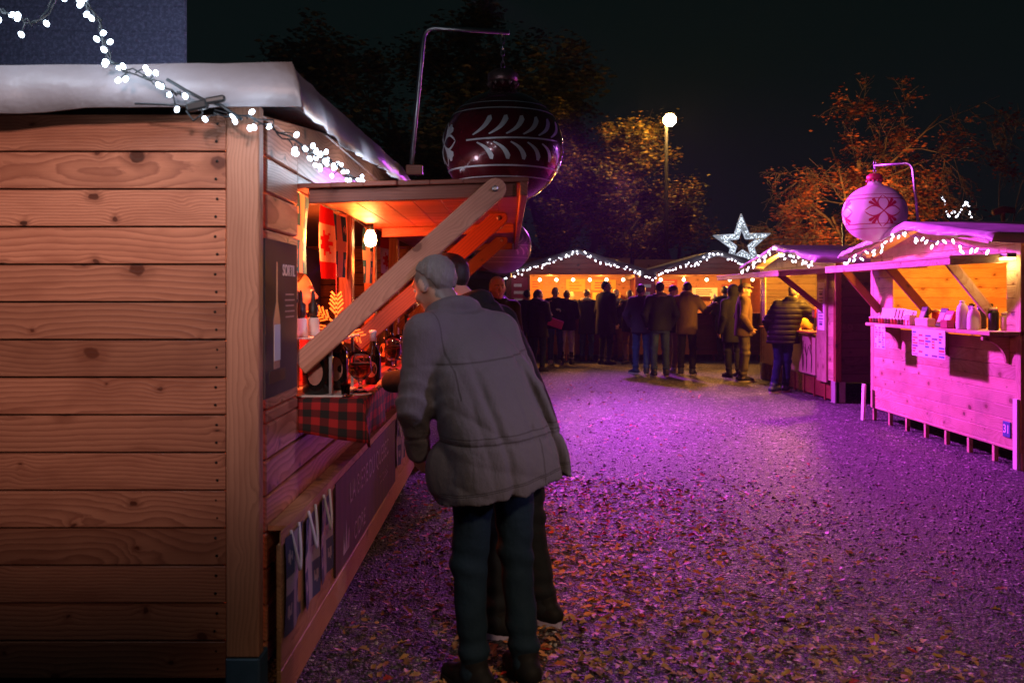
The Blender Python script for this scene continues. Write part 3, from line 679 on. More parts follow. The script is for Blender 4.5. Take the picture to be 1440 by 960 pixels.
def stall(name, label, T, W, D, wt, e, ridge, op, mats, fz=.14, fo=.3, so=.12, pitch=.13, awn=None, struts=(), counter=None, group=None, skirt=.13, legs=True, endw=None, detail=False, gable=True, post=.08, seed=0, inner_z=None, low=True, wob=.014):
    mw, mp, mt, mi_, ma = mats   # walls, posts, tarp, interior, awning
    root = thing(name, T @ Vector((W/2, D/2, 0)), label, 'market stall', group)
    a, b, zc, zt = op; bv = .006
    m = MB(T)
    if low:
        for z0, z1 in rows(fz, zc-.03, pitch): gp_ = .003 if detail else 0.; m.box((post if detail else 0, random.uniform(0, .002)*detail, z0+gp_), (W, .022, z1-gp_))
    for x0, x1 in ((post if detail else 0, a), (b, W)):
        if x1-x0 < .02: continue
        zz = rows(fz, wt, pitch) if detail else rows(zc-.03, wt, pitch)
        if detail and x0 < a and low: zz = [q for q in zz]
        for z0, z1 in zz:
            if z1 > zc-.03 or not low: gp_ = .003 if detail else 0.; m.box((x0, -.001, (max(z0, zc-.03) if low else z0)+gp_), (x1, .021, z1-gp_))
    for z0, z1 in rows(zt, wt, pitch): m.box((a, 0.0005, z0), (b, .022, z1))
    if gable:
        zg = wt; h = ridge-.05
        while zg < h-.02:
            z1 = min(zg+pitch, h); f0 = (ridge-zg)/(ridge-e+.08); f1 = (ridge-z1)/(ridge-e+.08)
            w0, w1 = min(W/2, W/2*f0), min(W/2, W/2*f1)
            c = W/2; m.hexa([(c-w0, 0, zg), (c+w0, 0, zg), (c+w0, .022, zg), (c-w0, .022, zg), (c-w1, 0, z1), (c+w1, 0, z1), (c+w1, .022, z1), (c-w1, .022, z1)]); zg = z1
    m.build('front_wall', mw, root, bevel=bv)
    for x0, sgn in ((0., 1), (W, -1)):
        m = MB(T)
        rr = rows(fz, wt, pitch)
        for k, (z0, z1) in enumerate(rr):
            xa = x0 if sgn > 0 else x0-.022
            gp_ = .0035 if detail else 0.; m.box((xa+random.uniform(-.0025, .0025), post+.002, z0+gp_), (xa+.022, D, z1-gp_), 0)
            if detail and sgn > 0:
                for zz in (z0+.035, z1-.035):
                    c = T @ Vector((xa-.001, post+.035+random.uniform(-.006, .006), zz)); q = MB(); q.lathe([(.0055, -.001), (.0055, .0012), (.002, .0016)], c, 8, 1, T.to_3x3() @ Vector((-1, 0, 0)))
                    m.v += q.v; n0 = len(m.v)-len(q.v); m.f += [[i+n0 for i in f] for f in q.f]; m.m += [1]*len(q.f); m.wc += q.wc
        m.build('end_wall', [endw or mw, SCREW], root, bevel=bv)
    if detail: MB(T).box((.0225, post+.01, fz+.01), (.03, D, wt-.005)).build('wall_lining', W_DARK, root)  # dark sheet standing in for shade in the gaps between boards
    m = MB(T)
    for z0, z1 in rows(fz, ridge-.1, pitch*1.2): m.box((.03, D-.03, z0), (W-.03, D-.008, z1))
    m.build('back_wall', mi_, root)
    MB(T).box((.03, .03, fz), (W-.03, D-.04, fz+.03)).build('floor', W_DARK, root)
    for x0 in (0., W-post):
        lo = (x0-.004, -.004, fz+(.075 if detail else 0)); hi = (x0+post+.004 if not detail else x0+.055, post, wt+.03)
        MB(T).box(lo, hi).build('corner_post', mp, root, bevel=.005)
    roof_tarp(T, W, D, e, ridge, fo, so, mt, root, skirt, wob=wob, seed=seed)
    m = MB(T); c = W/2     # rake boards under the tarp
    for sx in (0, W):
        m.bar((sx, -fo+.03, e-.035-(0)), (c, -fo+.03, ridge-.035), (0, 0, 1), .07, .022)
    if gable: m.build('rake_board', mp, root)
    if legs:
        n = max(3, int(W/.45))
        for k in range(n+1):
            x = .02+(W-.06)*k/n; MB(T).box((x, .012, 0), (x+.04, .05, fz+.002)).build('leg', mp, root)
    if awn:
        pr, x0, x1, z0, z1 = awn; m = MB(T); y = 0.
        nb = max(3, int(pr/.13)); 
        for k in range(nb):
            ya, yb = -pr*k/nb, -pr*(k+1)/nb; za, zb = z0+(z1-z0)*k/nb, z0+(z1-z0)*(k+1)/nb
            dx = random.uniform(-.012, .012)
            m.hexa([(x0+dx, ya, za), (x1, ya, za), (x1, yb, zb), (x0+dx, yb, zb), (x0+dx, ya, za+.02), (x1, ya, za+.02), (x1, yb, zb+.02), (x0+dx, yb, zb+.02)])
        aw = m.build('awning', ma, root, bevel=.003)
        m = MB(T)
        for x in (x0+.05, x1-.05, (x0+x1)/2): m.hexa([(x-.025, -.04, z0-.06), (x-.025, -pr+.05, z1-.06), (x+.025, -pr+.05, z1-.06), (x+.025, -.04, z0-.06), (x-.025, -.04, z0), (x-.025, -pr+.05, z1-.001), (x+.025, -pr+.05, z1-.001), (x+.025, -.04, z0-.001)])
        m.bar((x0, -pr+.02, z1-.03), (x1, -pr+.02, z1-.03), (0, 0, 1), .058, .03)
        m.build('awning_frame', ma, aw, bevel=.003)
        for x, zb, w_, mt_ in struts:
            A = Vector((x, -.0, zb)); B = Vector((x, -pr+.14, z1-.03)); d = (B-A).normalized(); m = MB(T)
            pp = []; up = Vector((1, 0, 0)).cross(d)
            for k in range(9):
                t = -PI/2+PI*k/8; pp.append(B+d*math.cos(t)*w_/2+up*math.sin(t)*w_/2)
            pp += [A+up*w_/2-d*.0, A-up*w_/2]
            m.prism(pp[::-1], (.04, 0, 0)); 
            # grain along the strut
            r = random.random(); m.wc = [((Vector(q)-A).dot(d), (Vector(q)-A).dot(up), r) for q in [tuple(p) for p in pp[::-1]]*2]
            st = m.build('strut', mt_, root, bevel=.004)
            q = MB(T); q.lathe([(.013, 0), (.013, .006), (.007, .010), (.007, .013)], (x, B.y, B.z), 10, 0, (-1, 0, 0)); q2 = q.build('bolt', METAL, st)
    if counter:
        pr, dp, x0, x1, z, th = counter; m = MB(T)
        m.box((x0, -pr, z-th), (x1, -pr/2-.001, z)); m.box((x0, -pr/2, z-th), (x1, dp, z)); co = m.build('counter', mp, root, bevel=.004)
        if not detail:
            for x in np.linspace(x0+.3, x1-.2, 3):
                m = MB(T); pp = [(x, -.004, z-th-.001), (x, -pr+.03, z-th-.001)]+[(x, -pr+.03+(pr-.06)*math.sin(k*PI/10), z-th-.045-.2*(1-math.cos(k*PI/10))) for k in range(0, 6)]+[(x, -.004, z-th-.26)]
                m.prism(pp, (.035, 0, 0)); m.build('bracket', mp, root)
    return root
# --- the near stall on the left
TL = T_left(-.88, 3.125)
LS = stall('market_stall', 'long larch wood stall in the left foreground with white tarp roof and raised awning', TL, 6.4, 2.7, 2.1675, 2.31, 2.44,
           (.585, 5.4, 1.09, 1.98), (W_LEFT, W_LEFTP, TARP_W, W_DARK, W_RED), fz=.183, fo=.12, so=.10, pitch=.13225, awn=(.965, .585, 5.0, 1.975, 2.005),
           struts=((.59, 1.235, .092, W_LEFTP), (2.0, 1.25, .10, W_RED), (4.1, 1.25, .10, W_RED)), counter=(.24, .5, .625, 5.4, 1.085, .03), skirt=.15, legs=False, detail=True, post=.1125, seed=3)
m = MB(TL); m.box((-.006, -.006, 0), (.11, .115, .256)); m.build('foot', BLUEMET, LS, bevel=.006)
MB(TL).box((.032, .032, 2.05), (6.36, 2.65, 2.075)).build('ceiling', W_DARK, LS)  # unseen board added to stop hatch light leaking out under the tarp
m = MB(TL); m.box((6.3, 0, 0), (6.4, .11, .183)); m.build('foot', BLUEMET, LS)
m = MB(TL); m.box((.55, .0225, .2), (.6, .08, 2.02)); m.build('jamb', W_LEFTP, LS)
for x in (2.0, 2.9, 4.15, 5.35): m = MB(TL); m.box((x, .024, 1.06), (x+.09, .10, 2.0)); m.build('opening_post', W_RED if x < 4 else W_INT, LS, bevel=.004)
m = MB(TL); m.box((.12, -.07, .672), (4.6, -.0015, .690)); m.box((.02, -.075, .640), (4.6, -.0705, .6905)); m.build('ledge', W_ORANGE, LS)
m = MB(TL)
for z0, z1 in rows(.05, .638, .15): m.box((.05, -.068, z0), (4.6, -.05, z1))
m.build('hanging_panel', W_ORANGE, LS, bevel=.003)
m = MB(TL); m.box((4.62, -.10, .0), (4.66, -.02, .92)); m.build('edge_board', W_RED, LS)
m = MB(TL); m.box((.62, .9, 1.02), (5.3, 1.0, 1.95)); m.build('inner_shelf_back', W_DARK, LS)
for x0, x1 in ((.7, 2.2),): m = MB(TL); m.box((x0, .88, 1.86), (x1, .9, 1.99)); m.build('inner_lintel', W_INT, LS)
# --- stall 31 on the right and the stalls behind it
TD = T_right(4.47, 10.96)
DS = stall('market_stall', 'pink lit pine stall with open hatch on the right carrying the number 31', TD, 3.21, 2.4, 1.98, 2.05, 2.30, (.62, 2.98, 1.17, 1.90),
           (W_PINE, W_PINE, TARP_P, W_INT, W_PINE), fz=.15, fo=.3, so=.14, awn=(.57, .0, 3.1, 1.88, 1.86), struts=((.25, 1.34, .09, W_RED), (1.5, 1.33, .09, W_RED), (2.8, 1.30, .09, W_PINE)), counter=(.27, .2, .50, 3.2, 1.21, .035), pitch=.12, seed=8, skirt=.075)
TC = T_right(4.62, 16.3)
CS = stall('market_stall', 'yellow lit stall with hatch where a man in a quilted jacket leans', TC, 3.75, 2.4, 1.98, 2.06, 2.34, (.3, 3.02, .96, 1.90),
           (W_PINE, W_RED, TARP_P, W_INT, W_PINE), fz=.3, fo=.3, so=.14, awn=(.8, .0, 3.7, 1.90, 1.86), struts=((3.3, 1.3, .08, W_RED),), counter=(.12, .3, .3, 3.02, .98, .03), pitch=.12, seed=21, endw=W_DARK, skirt=.075)
for x in (3.62, .05): m = MB(TC); m.box((x-.02, -.012, 0), (x+.13, .14, .31)); m.build('foot', CONC, CS, bevel=.006)
m = MB(TC); m.box((.0, .03, .03), (3.7, .05, .3)); m.build('skirting', W_RED, CS)
m = MB(TC); m.box((3.06, -.03, .27), (3.46, -.006, 1.88)); m.build('menu_panel', W_PINE, CS)
m = MB(TC); m.box((.35, -.03, .33), (3.0, -.006, .93)); m.build('lower_panel', plain('printed_panel', (.55, .38, .26), .5, var=.3, scale=5.), CS)
TA = T_front(-.05, 20.8); TB = T_front(3.25, 20.8)
AS = stall('market_stall', 'gabled stall with orange interior at the far end, left of the lit star', TA, 3.25, 2.4, 2.03, 2.06, 2.60, (.56, 3.0, 1.11, 2.01),
           (W_RED, W_RED, TARP_G, W_INT, W_RED), fo=.35, so=.2, counter=(.2, .3, .56, 3.0, 1.12, .04), pitch=.12, seed=5)
BS = stall('market_stall', 'gabled stall at the far end in front of the lit star', TB, 3.1, 2.4, 2.03, 2.06, 2.56, (.2, 2.75, 1.11, 2.01),
           (W_RED, W_RED, TARP_G, W_INT, W_RED), fo=.35, so=.2, counter=(.2, .3, .2, 2.75, 1.12, .04), pitch=.12, seed=14)
ES = stall('market_stall', 'dark bluish stall closed up beside the far orange stall', T_front(-3.4, 20.3), 3.3, 2.4, 2.03, 2.06, 2.5, (2.2, 2.25, 1.9, 2.0),
           (plain('blue_grey_boards', (.06, .08, .13), .6), W_DARK, TARP_G, W_DARK, W_DARK), fo=.3, so=.15, pitch=.14, seed=31, legs=False)
# far half of the left row: the next stall carries its own awning
FS = stall('market_stall', 'dark stall standing behind the long larch stall on the left', T_left(-.95, 10.6), 3.4, 2.5, 2.1, 2.2, 2.5, (.4, 3., 1.09, 1.95), (W_DARK, W_DARK, TARP_G, W_DARK, W_RED), fo=.2, awn=(.8, .4, 3., 1.95, 1.97), pitch=.14, seed=41, legs=False)
# ------------------------------------------------------------------ stone building and backdrop
def stone():
    b = NB('stone_wall'); p = b.pos(); n = b.noise(p, 2.5, 5, .65); n2 = b.noise(p, 22., 4, .7)
    x, y, z = b.sep(p)
    br = b.node('ShaderNodeTexBrick', {'Vector': b.comb(b.math('ADD', x, y), z, 0.), 'Scale': 1., 'Mortar Size': .012, 'Brick Width': .62, 'Row Height': .3, 'Color1': (.20, .205, .22), 'Color2': (.18, .185, .20), 'Mortar': (.165, .17, .18)})
    c = b.mix(b.math('MULTIPLY', n, .6), br.outputs['Color'], (.10, .10, .12)); c = b.mix(b.math('MULTIPLY', b.smooth(n2, .42, .68), .55), c, (.42, .42, .45))
    return b.bsdf(c, .9, b.bump(b.math('ADD', n2, b.math('MULTIPLY', br.outputs['Fac'], -.6)), .6, .02))
ST = stone()
br = thing('stone_building', (-7.5, 12.5, 0), 'tall grey stone building behind the near stall at upper left', 'building')
m = MB(); m.hexa([(-13, 11., 0), (-3.98, 11, 0), (-5.5, 15, 0), (-13, 15, 0), (-13, 11., 9), (-3.98, 11, 9), (-5.5, 15, 9), (-13, 15, 9)]); m.build('wall', ST, br, bevel=.03)
m = MB(); m.box((-13, 10.9, 6.9), (-4.0, 10.99, 7.1)); m.build('string_course', ST, br)
# ------------------------------------------------------------------ string lights
BULB = emis('led_glow', (.66, .82, 1.0), 14.); BULBF = emis('led_glow_far', (.86, .86, 1.0), 8.); CABLE = plain('dark_cable', (.01, .016, .02), .45)
def ball_mesh(name, r, mat, seg=8, st=1.0):
    q = MB(); q.lathe([(r*math.sin(PI*k/6), r*st*-math.cos(PI*k/6)) for k in range(7)], (0, 0, 0), seg, caps=False)
    me = bpy.data.meshes.new(name); me.from_pydata(q.v, [], q.f); me.materials.append(mat); me.polygons.foreach_set('use_smooth', np.ones(len(me.polygons), bool)); return me
def catmull(pts, n):
    P = [Vector(p) for p in pts]; L = [0.]
    for a, b in zip(P, P[1:]): L.append(L[-1]+(b-a).length)
    out = []
    for i in range(n):
        s = L[-1]*i/(n-1); k = max(0, min(len(P)-2, next((j for j in range(len(P)-1) if L[j+1] >= s-1e-9), len(P)-2)))
        t = (s-L[k])/max(1e-9, L[k+1]-L[k]); p0, p1, p2, p3 = P[max(k-1, 0)], P[k], P[k+1], P[min(k+2, len(P)-1)]
        out.append(.5*((2*p1)+(p2-p0)*t+(2*p0-5*p1+4*p2-p3)*t*t+(3*p1-p0-3*p2+p3)*t**3))
    return out
def string_lights(label, pts, n, r, jit, mat, me=None, group='white fairy light strings', skip=(), wr=.003, st=1.3):
    root = thing('string_lights', pts[0], label, 'string lights', group)
    C = catmull(pts, max(60, n)); mb = MB()
    for q in range(2):
        mb.tube([c+Vector((random.gauss(0, jit*.35), random.gauss(0, jit*.35), random.gauss(0, jit*.35))) for c in C], wr, 5)
    me = me or ball_mesh('bulb', r, mat, st=st); k0 = ORG[root.name]
    for i in range(n):
        t = i/(n-1)
        if any(a < t < b for a, b in skip): continue
        c = C[min(len(C)-1, int(t*(len(C)-1)))]
        p = c+Vector((random.gauss(0, jit), random.gauss(0, jit*.7), random.gauss(0, jit)-jit*.4))
        mb.tube([c, (c+p)/2+Vector((0, 0, .2*jit)), p], wr*.8, 4)
        o = bpy.data.objects.new('bulb', me); COL.objects.link(o); o.parent = root; o.location = p-k0
        o.rotation_euler = (random.uniform(-1, 1), random.uniform(-1, 1), 0)
    mb.build('wire', CABLE, root, True); return root
P_ = lambda px, py, Y: tuple(at(px, py, Y))
NEAR_R = .0082
s1 = string_lights('bright white fairy lights draped from the top left corner down to the near tarp edge', [P_(-70, -30, 2.90), P_(-20, 6, 2.94), P_(50, 30, 2.95), P_(92, -18, 2.95), P_(128, 14, 2.95), P_(148, 60, 2.95), P_(160, 92, 2.95), P_(205, 108, 2.94), P_(256, 136, 2.94)], 46, NEAR_R, .018, BULB, skip=((.30, .44),))
NEARB = s1.children[0].data
s2 = string_lights('thick bundle of white fairy lights along the gable edge of the near stall', [P_(304, 162, 2.96), P_(335, 166, 2.97), P_(372, 172, 2.97)]+[(-.735, 3.1+k*.62, at(400+0, 190, 3.1).z+ .012*math.sin(k*2.1)-.035+.02*k) for k in range(0, 6)], 100, .010, .022, BULB, NEARB)
m = MB(); m.tube([P_(235, 112, 2.95), P_(262, 128, 2.94), P_(285, 140, 2.93), P_(310, 148, 2.95), P_(340, 168, 2.95)], .006, 6)
m.tube([P_(190, 146, 2.97), P_(230, 147, 2.95), P_(265, 150, 2.93)], .0035, 6)
m.tube([P_(262, 156, 2.93), P_(272, 170, 2.92), P_(285, 160, 2.92), P_(282, 150, 2.92)], .003, 6)
ad = m.build('plug_cable', CABLE, s1, True)
m = MB(); m.bar(P_(263, 152, 2.92), P_(292, 146, 2.92), (0, 0, 1), .030, .026); m.bar(P_(288, 143, 2.92), P_(317, 138, 2.93), (0, 0, 1), .022, .022); m.build('plug_adapter', BLACK, s1, bevel=.006)
def rake_pts(T, W, e, r, fo, so, n=7, dz=-.10, dy=-.03): return [tuple(T @ Vector((W*k/(n-1), -fo+dy, e+(r-e)*(1-abs(2*k/(n-1)-1))+dz+.02*math.sin(k*2.7)))) for k in range(n)]
FARB = ball_mesh('bulb', .017, BULBF, 6)
string_lights('white fairy lights following the gable of the far orange stall', [(-1.0, 20.3, 2.02)]+rake_pts(TA, 3.25, 2.06, 2.60, .35, .2), 80, .022, .028, BULBF, FARB, wr=.004)
string_lights('white fairy lights along the gable below the lit star', rake_pts(TB, 3.1, 2.06, 2.56, .35, .2), 70, .022, .03, BULBF, FARB, wr=.004)
MIDB = ball_mesh('bulb', .011, BULBF, 6, 2.4)
string_lights('white fairy lights on the gable above the yellow stall with the leaning man', rake_pts(TC, 3.75, 2.06, 2.34, .3, .14), 46, .014, .03, BULBF, MIDB, wr=.003, st=2)
string_lights('spaced white fairy lights on the gable of the pink stall', rake_pts(TD, 3.21, 2.05, 2.30, .3, .14, dz=-.13), 30, .012, .025, BULBF, MIDB, wr=.003, st=2)
Mp = [P_(1326, 278, 24), P_(1334, 304, 24), P_(1340, 296, 24), P_(1346, 305, 24), P_(1358, 284, 24), P_(1366, 305, 24)]
string_lights('zigzag of small white lights hung in the trees far beyond the pink stall', Mp, 26, .03, .01, BULBF, ball_mesh('bulb', .022, BULBF, 6), wr=.004)
# ------------------------------------------------------------------ giant baubles
def sph(c, r, lon, lat, k=1.004, sq=.93):   # lon 0 faces -Y (towards the path mouth)
    return Vector((c[0]+r*k*math.cos(lat)*math.sin(lon), c[1]-r*k*math.cos(lat)*math.cos(lon), c[2]+r*k*sq*math.sin(lat)))
def bauble(label, c, r, mb_, mp_, mcap, kind, top, face=0., neck='dark', group='giant hanging baubles'):
    root = thing('giant_bauble', c, label, 'bauble', group); c = Vector(c); sq = .93
    prof = [(r*math.sin(PI*k/40), -r*sq*math.cos(PI*k/40)) for k in range(0, 37)]
    nr = .2*r; prof = [p for p in prof if not (p[1] > 0 and p[0] < nr*1.45)]
    zt = prof[-1][1]; prof += [(nr*1.15, zt+.05*r), (nr, zt+.12*r), (nr*.95, zt+.26*r)]
    m = MB(); m.lathe(prof, c, 56); bo = m.build('ball', mb_, root, True)
    m = MB(); h0 = zt+.24*r; cp = [(nr*1.12, h0-.06*r), (nr*1.25, h0), (nr*1.25, h0+.09*r), (nr*.8, h0+.16*r), (nr*.2, h0+.18*r)]; m.lathe(cp, c, 24)
    for k in range(12):
        a = 2*PI*k/12; p = c+Vector((nr*1.16*math.cos(a), nr*1.16*math.sin(a), h0-.06*r)); m.lathe([(.001, -.07*r), (.05*r, .0), (.001, .02*r)], p, 6)
    m.build('cap', mcap, root, True)
    m = MB(); zc = c.z+h0+.18*r; zz = zc; k = 0
    while zz < top:
        a = PI/2*(k % 2); ring = [(c.x+.014*math.sin(t)*math.cos(a), c.y+.014*math.sin(t)*math.sin(a), zz+.028-.03*math.cos(t)) for t in [2*PI*i/10 for i in range(11)]]
        m.tube(ring, .0035, 5); zz += .045; k += 1
    m.build('chain', METAL, root, True)
    m = MB()
    def band(lat, w):
        n = 72
        for i in range(n):
            a, b = 2*PI*i/n, 2*PI*(i+1)/n; m.add([sph(c, r, a, lat-w), sph(c, r, b, lat-w), sph(c, r, b, lat+w), sph(c, r, a, lat+w)], [(0, 1, 2, 3)])
    def stroke(lo0, la0, lo1, la1, w0, w1, bend=0., n=10):   # teardrop from thin end to round end
        for lo_k in (0,):
            P = []
            for i in range(n+1):
                t = i/n; lo = lo0+(lo1-lo0)*t-(la1-la0)*bend*math.sin(PI*t); la = la0+(la1-la0)*t+(lo1-lo0)*bend*math.sin(PI*t)
                w = (w0+(w1-w0)*t)*(1 if t < .85 else math.sqrt(max(0., 1-((t-.85)/.15)**2))*.98+.02)
                dl, da = lo1-lo0, la1-la0; L = math.hypot(dl, da); P.append((lo, la, -da/L*w, dl/L*w))
            for (a, b, x, y), (a2, b2, x2, y2) in zip(P, P[1:]):
                m.add([sph(c, r, a-x, b-y), sph(c, r, a2-x2, b2-y2), sph(c, r, a2+x2, b2+y2), sph(c, r, a+x, b+y)], [(0, 3, 2, 1)])
    def flower(f0, sc):
        for k in range(4):
            a = k*PI/2
            for s_ in (-1, 1):
                stroke(f0, 0, f0+sc*math.cos(a)*1.0, sc*math.sin(a)*1.0, .022, .022, .3*s_)
        for k in range(4):
            a = PI/4+k*PI/2
            for da in (-.24, .24): stroke(f0+sc*.3*math.cos(a), sc*.3*math.sin(a), f0+sc*math.cos(a+da*.6)*.98, sc*math.sin(a+da*.6)*.98, .012, .062)
    if kind == 'frond':
        for lat, w in ((.72, .012), (.56, .014), (-.46, .014), (-.66, .012)): band(lat, w)
        for f0 in (face, face+PI):
            stroke(f0-.72, -.02, f0+.95, .02, .014, .014)
            for k in range(6):
                lo = f0-.55+k*.27; stroke(lo-.05, .06, lo+.24, .40, .012, .055, -.12); stroke(lo+.02, -.07, lo+.27, -.36, .012, .05, .12)
        for f0 in (face-PI/2*.86, face+PI/2*1.02): flower(f0, .40)
    else:
        for lat, w in ((.62, .012), (.46, .014), (-.44, .014), (-.62, .012)): band(lat, w)
        for f0 in (face, face+PI/2, face+PI, face-PI/2): flower(f0, .58)
    m.build('painted_pattern', mp_, bo)
    return root
DEEPRED = plain('deep_red_lacquer', (.12, .005, .014), .2, .35, .2, 6., .05, **{'Coat Weight': .6}); SILVER = plain('silver_paint', (.62, .6, .64), .4, .3)
CAPM = plain('tarnished_cap', (.35, .2, .2), .4, .8, .4, 40., .5); WHITEB = plain('white_lacquer', (.72, .68, .70), .4, 0., .08, 5.); REDP = plain('crimson_paint', (.42, .012, .06), .45)
def hanger(label, pts, r, base=None):
    root = thing('steel_hanger', pts[0], label, 'hanger pole', 'bent steel bauble hangers')
    m = MB(); m.tube(pts, r, 12); m.build('pole', METAL, root, True)
    p = Vector(pts[0]); m = MB(); m.box(p-Vector((.03, .03, .0)), p+Vector((.09, .03, .07))); m.build('base_bracket', W_RED, root, bevel=.004); return root
def bent(a, b, c, rr=.09):
    a, b, c = Vector(a), Vector(b), Vector(c); d1 = (a-b).normalized(); d2 = (c-b).normalized()
    arc = [(b+d1*rr)*(1-t)**2+b*2*t*(1-t)+(b+d2*rr)*t*t for t in [i/8 for i in range(9)]]; return [a]+arc+[c]
bc = at(707, 208, 6.25)
hanger('tall leaning grey steel pole holding the red bauble above the near awning', bent(at(577, 246, 6.4), at(597, 38, 6.3), at(716, 46, 6.25)), .017)
bauble('giant dark red bauble with silver fronds hanging over the near awning', bc, .425, DEEPRED, SILVER, CAPM, 'frond', at(707, 48, 6.25).z, .12)
wc_ = at(1230, 300, 10.0)
hanger('bent grey steel pole on the pink stall roof holding the white bauble', bent(at(1292, 325, 9.6), at(1283, 229, 9.7), at(1229, 233, 10.)), .016)
bauble('giant white bauble with red flower hanging above the pink stall', wc_, .345, WHITEB, REDP, plain('red_cap', (.4, .03, .06), .5), 'flower', at(1230, 232, 10.).z, -.12)
b3 = at(706, 346, 9.4)
bauble('grey violet bauble half hidden behind the near awning', b3, .31, plain('grey_lilac_lacquer', (.30, .26, .34), .35, .2), SILVER, CAPM, 'frond', at(706, 285, 9.4).z, .9)
hanger('bent steel pole behind the near awning holding the grey violet bauble', bent(at(625, 390, 9.4), at(635, 284, 9.4), at(707, 285, 9.4)), .015)
# ------------------------------------------------------------------ lit star, street lamp, poles
def star():
    c = at(1043, 343, 22.5); root = thing('lit_star', (c.x, c.y, 0), 'large white lit star with a hollow middle above the far stalls', 'star light')
    R, r2 = .76, .31; q = .50; th = math.radians(-2)
    O = [(c.x+(R if k % 2 == 0 else r2)*math.sin(th+k*PI/5), (R if k % 2 == 0 else r2)*math.cos(th+k*PI/5)+c.z) for k in range(10)]
    I = [(c.x+(o[0]-c.x)*q, c.z+(o[1]-c.z)*q) for o in O]
    b = NB('star_leds'); v = b.vor(b.pos(), 26.); k = b.math('SUBTRACT', 1., b.smooth(v.outputs['Distance'], .15, .5)); n = b.noise(b.pos(), 5., 2)
    e = b.node('ShaderNodeEmission', {0: (.78, .88, 1.), 1: b.math('MULTIPLY', b.math('MULTIPLY_ADD', k, 3.0, .35), b.math('MULTIPLY_ADD', n, 1.0, .4))}); b.t.links.new(e.outputs[0], b.out.inputs[0]); b.m.cycles.emission_sampling = 'NONE'
    m = MB()
    for k in range(10):
        k2 = (k+1) % 10; f = [(O[k][0], c.y-.03, O[k][1]), (O[k2][0], c.y-.03, O[k2][1]), (I[k2][0], c.y-.03, I[k2][1]), (I[k][0], c.y-.03, I[k][1])]; m.prism(f, (0, .06, 0))
    m.build('lit_face', b.m, root)
    m = MB()
    for S_ in (O, I):
        for k in range(10): a, d = S_[k], S_[(k+1) % 10]; m.tube([(a[0], c.y-.045, a[1]), (d[0], c.y-.045, d[1])], .013, 6)
    m.build('frame', plain('star_frame', (.5, .5, .52), .4, .3, emit=(.7, .8, 1.), estr=.25), root, True)
    m = MB(); m.tube([(c.x, c.y+.06, 0), (c.x, c.y+.06, c.z-.2)], .035, 8); m.build('post', DMETAL, root, True)
star()
lp = at(940, 171, 25.)
root = thing('street_lamp', (lp.x, lp.y, 0), 'tall street lamp with a glowing warm head behind the far stalls', 'street lamp')
m = MB(); m.tube([(lp.x-.06, lp.y, 0), (lp.x-.06, lp.y, lp.z-.12)], [.075, .045], 10); m.tube([(lp.x-.06, lp.y, lp.z-.15), (lp.x-.05, lp.y-.1, lp.z-.02), (lp.x, lp.y-.2, lp.z+.06)], .03, 8); m.build('pole', plain('lamp_pole', (.02, .019, .018), .8, 0., spec=.1), root, True)
m = MB(); m.lathe([(.02, .24), (.10, .23), (.13, .2), (.12, .15)], (lp.x, lp.y-.2, lp.z), 16); m.build('lamp_hood', DMETAL, root, True)
m = MB(); m.lathe([(.175*math.sin(PI*k/12), -.175*math.cos(PI*k/12)) for k in range(13)], (lp.x, lp.y-.2, lp.z), 18); m.build('lamp_globe', emis('lamp_glow', (1., .54, .15), 330., True), root, True)
root = thing('wire_pole', (at(1186, 360, 19).x, 19, 0), 'thin metal pole with a cross wire left of the white bauble', 'pole')
a = at(1186, 308, 19); m = MB(); m.tube([(a.x, 19, 0), tuple(a)], .03, 8); m.tube([(a.x-.12, 19, a.z-.02), (a.x+.1, 19, a.z)], .02, 6); m.build('pole', METAL, root, True)
m = MB(); m.tube([P_(1186, 336, 19), P_(1150, 337, 19), P_(1060, 336, 19.)], .01, 5); m.build('wire', METAL, root, True)
a = at(1411, 296, 15); root = thing('signal_post', (a.x, 15, 0), 'small post with twin horizontal heads behind the pink stall roof', 'post')
m = MB(); m.tube([(a.x, 15, 0), (a.x, 15, a.z)], .03, 8); m.build('post', W_INT, root, True)
m = MB(); m.tube([(a.x-.17, 15, a.z-.04), (a.x, 15, a.z+.02), (a.x+.17, 15, a.z)], [.05, .06, .055], 10); m.build('head', W_INT, root, True)
# ------------------------------------------------------------------ left stall furnishings
lx = lambda px, Y, X: None
def onX(px, X):    # depth at which the line X = const shows at pixel column px
    return (X*F)/(px-VX)
def thin_cloth(n, c):
    b = NB(n); k = b.mix(b.noise(b.obj(), 70., 3), tuple(q*.85 for q in c), c); d = b.node('ShaderNodeBsdfDiffuse', {0: k}); t = b.node('ShaderNodeBsdfTranslucent', {0: k}); m = b.node('ShaderNodeMixShader', {0: .5})
    b.t.links.new(d.outputs[0], m.inputs[1]); b.t.links.new(t.outputs[0], m.inputs[2]); b.t.links.new(m.outputs[0], b.out.inputs[0]); return b.m
FB = thin_cloth('flag_blue', (.06, .26, .42)); FW = thin_cloth('flag_cream', (.85, .72, .55)); FR = thin_cloth('flag_red', (.7, .02, .03))
def fleur(u, v):
    return (abs(u) < .16*(1-abs(v)*.4) and abs(v) < .95) or (.0 < abs(u)-.28 < .22 and -.2 < v < .45) or (abs(u) < .5 and -.32 < v < -.15)
def paint_quebec(u, v):     # u across 0..1, v down 0..1, hung on its side
    if abs(u-.5) < .13 or abs(v-.5) < .09: return 1
    for cu in (.18, .82):
        for cv in (.23, .77):
            if fleur((u-cu)/.16, -(v-cv)/.15): return 1
    return 0
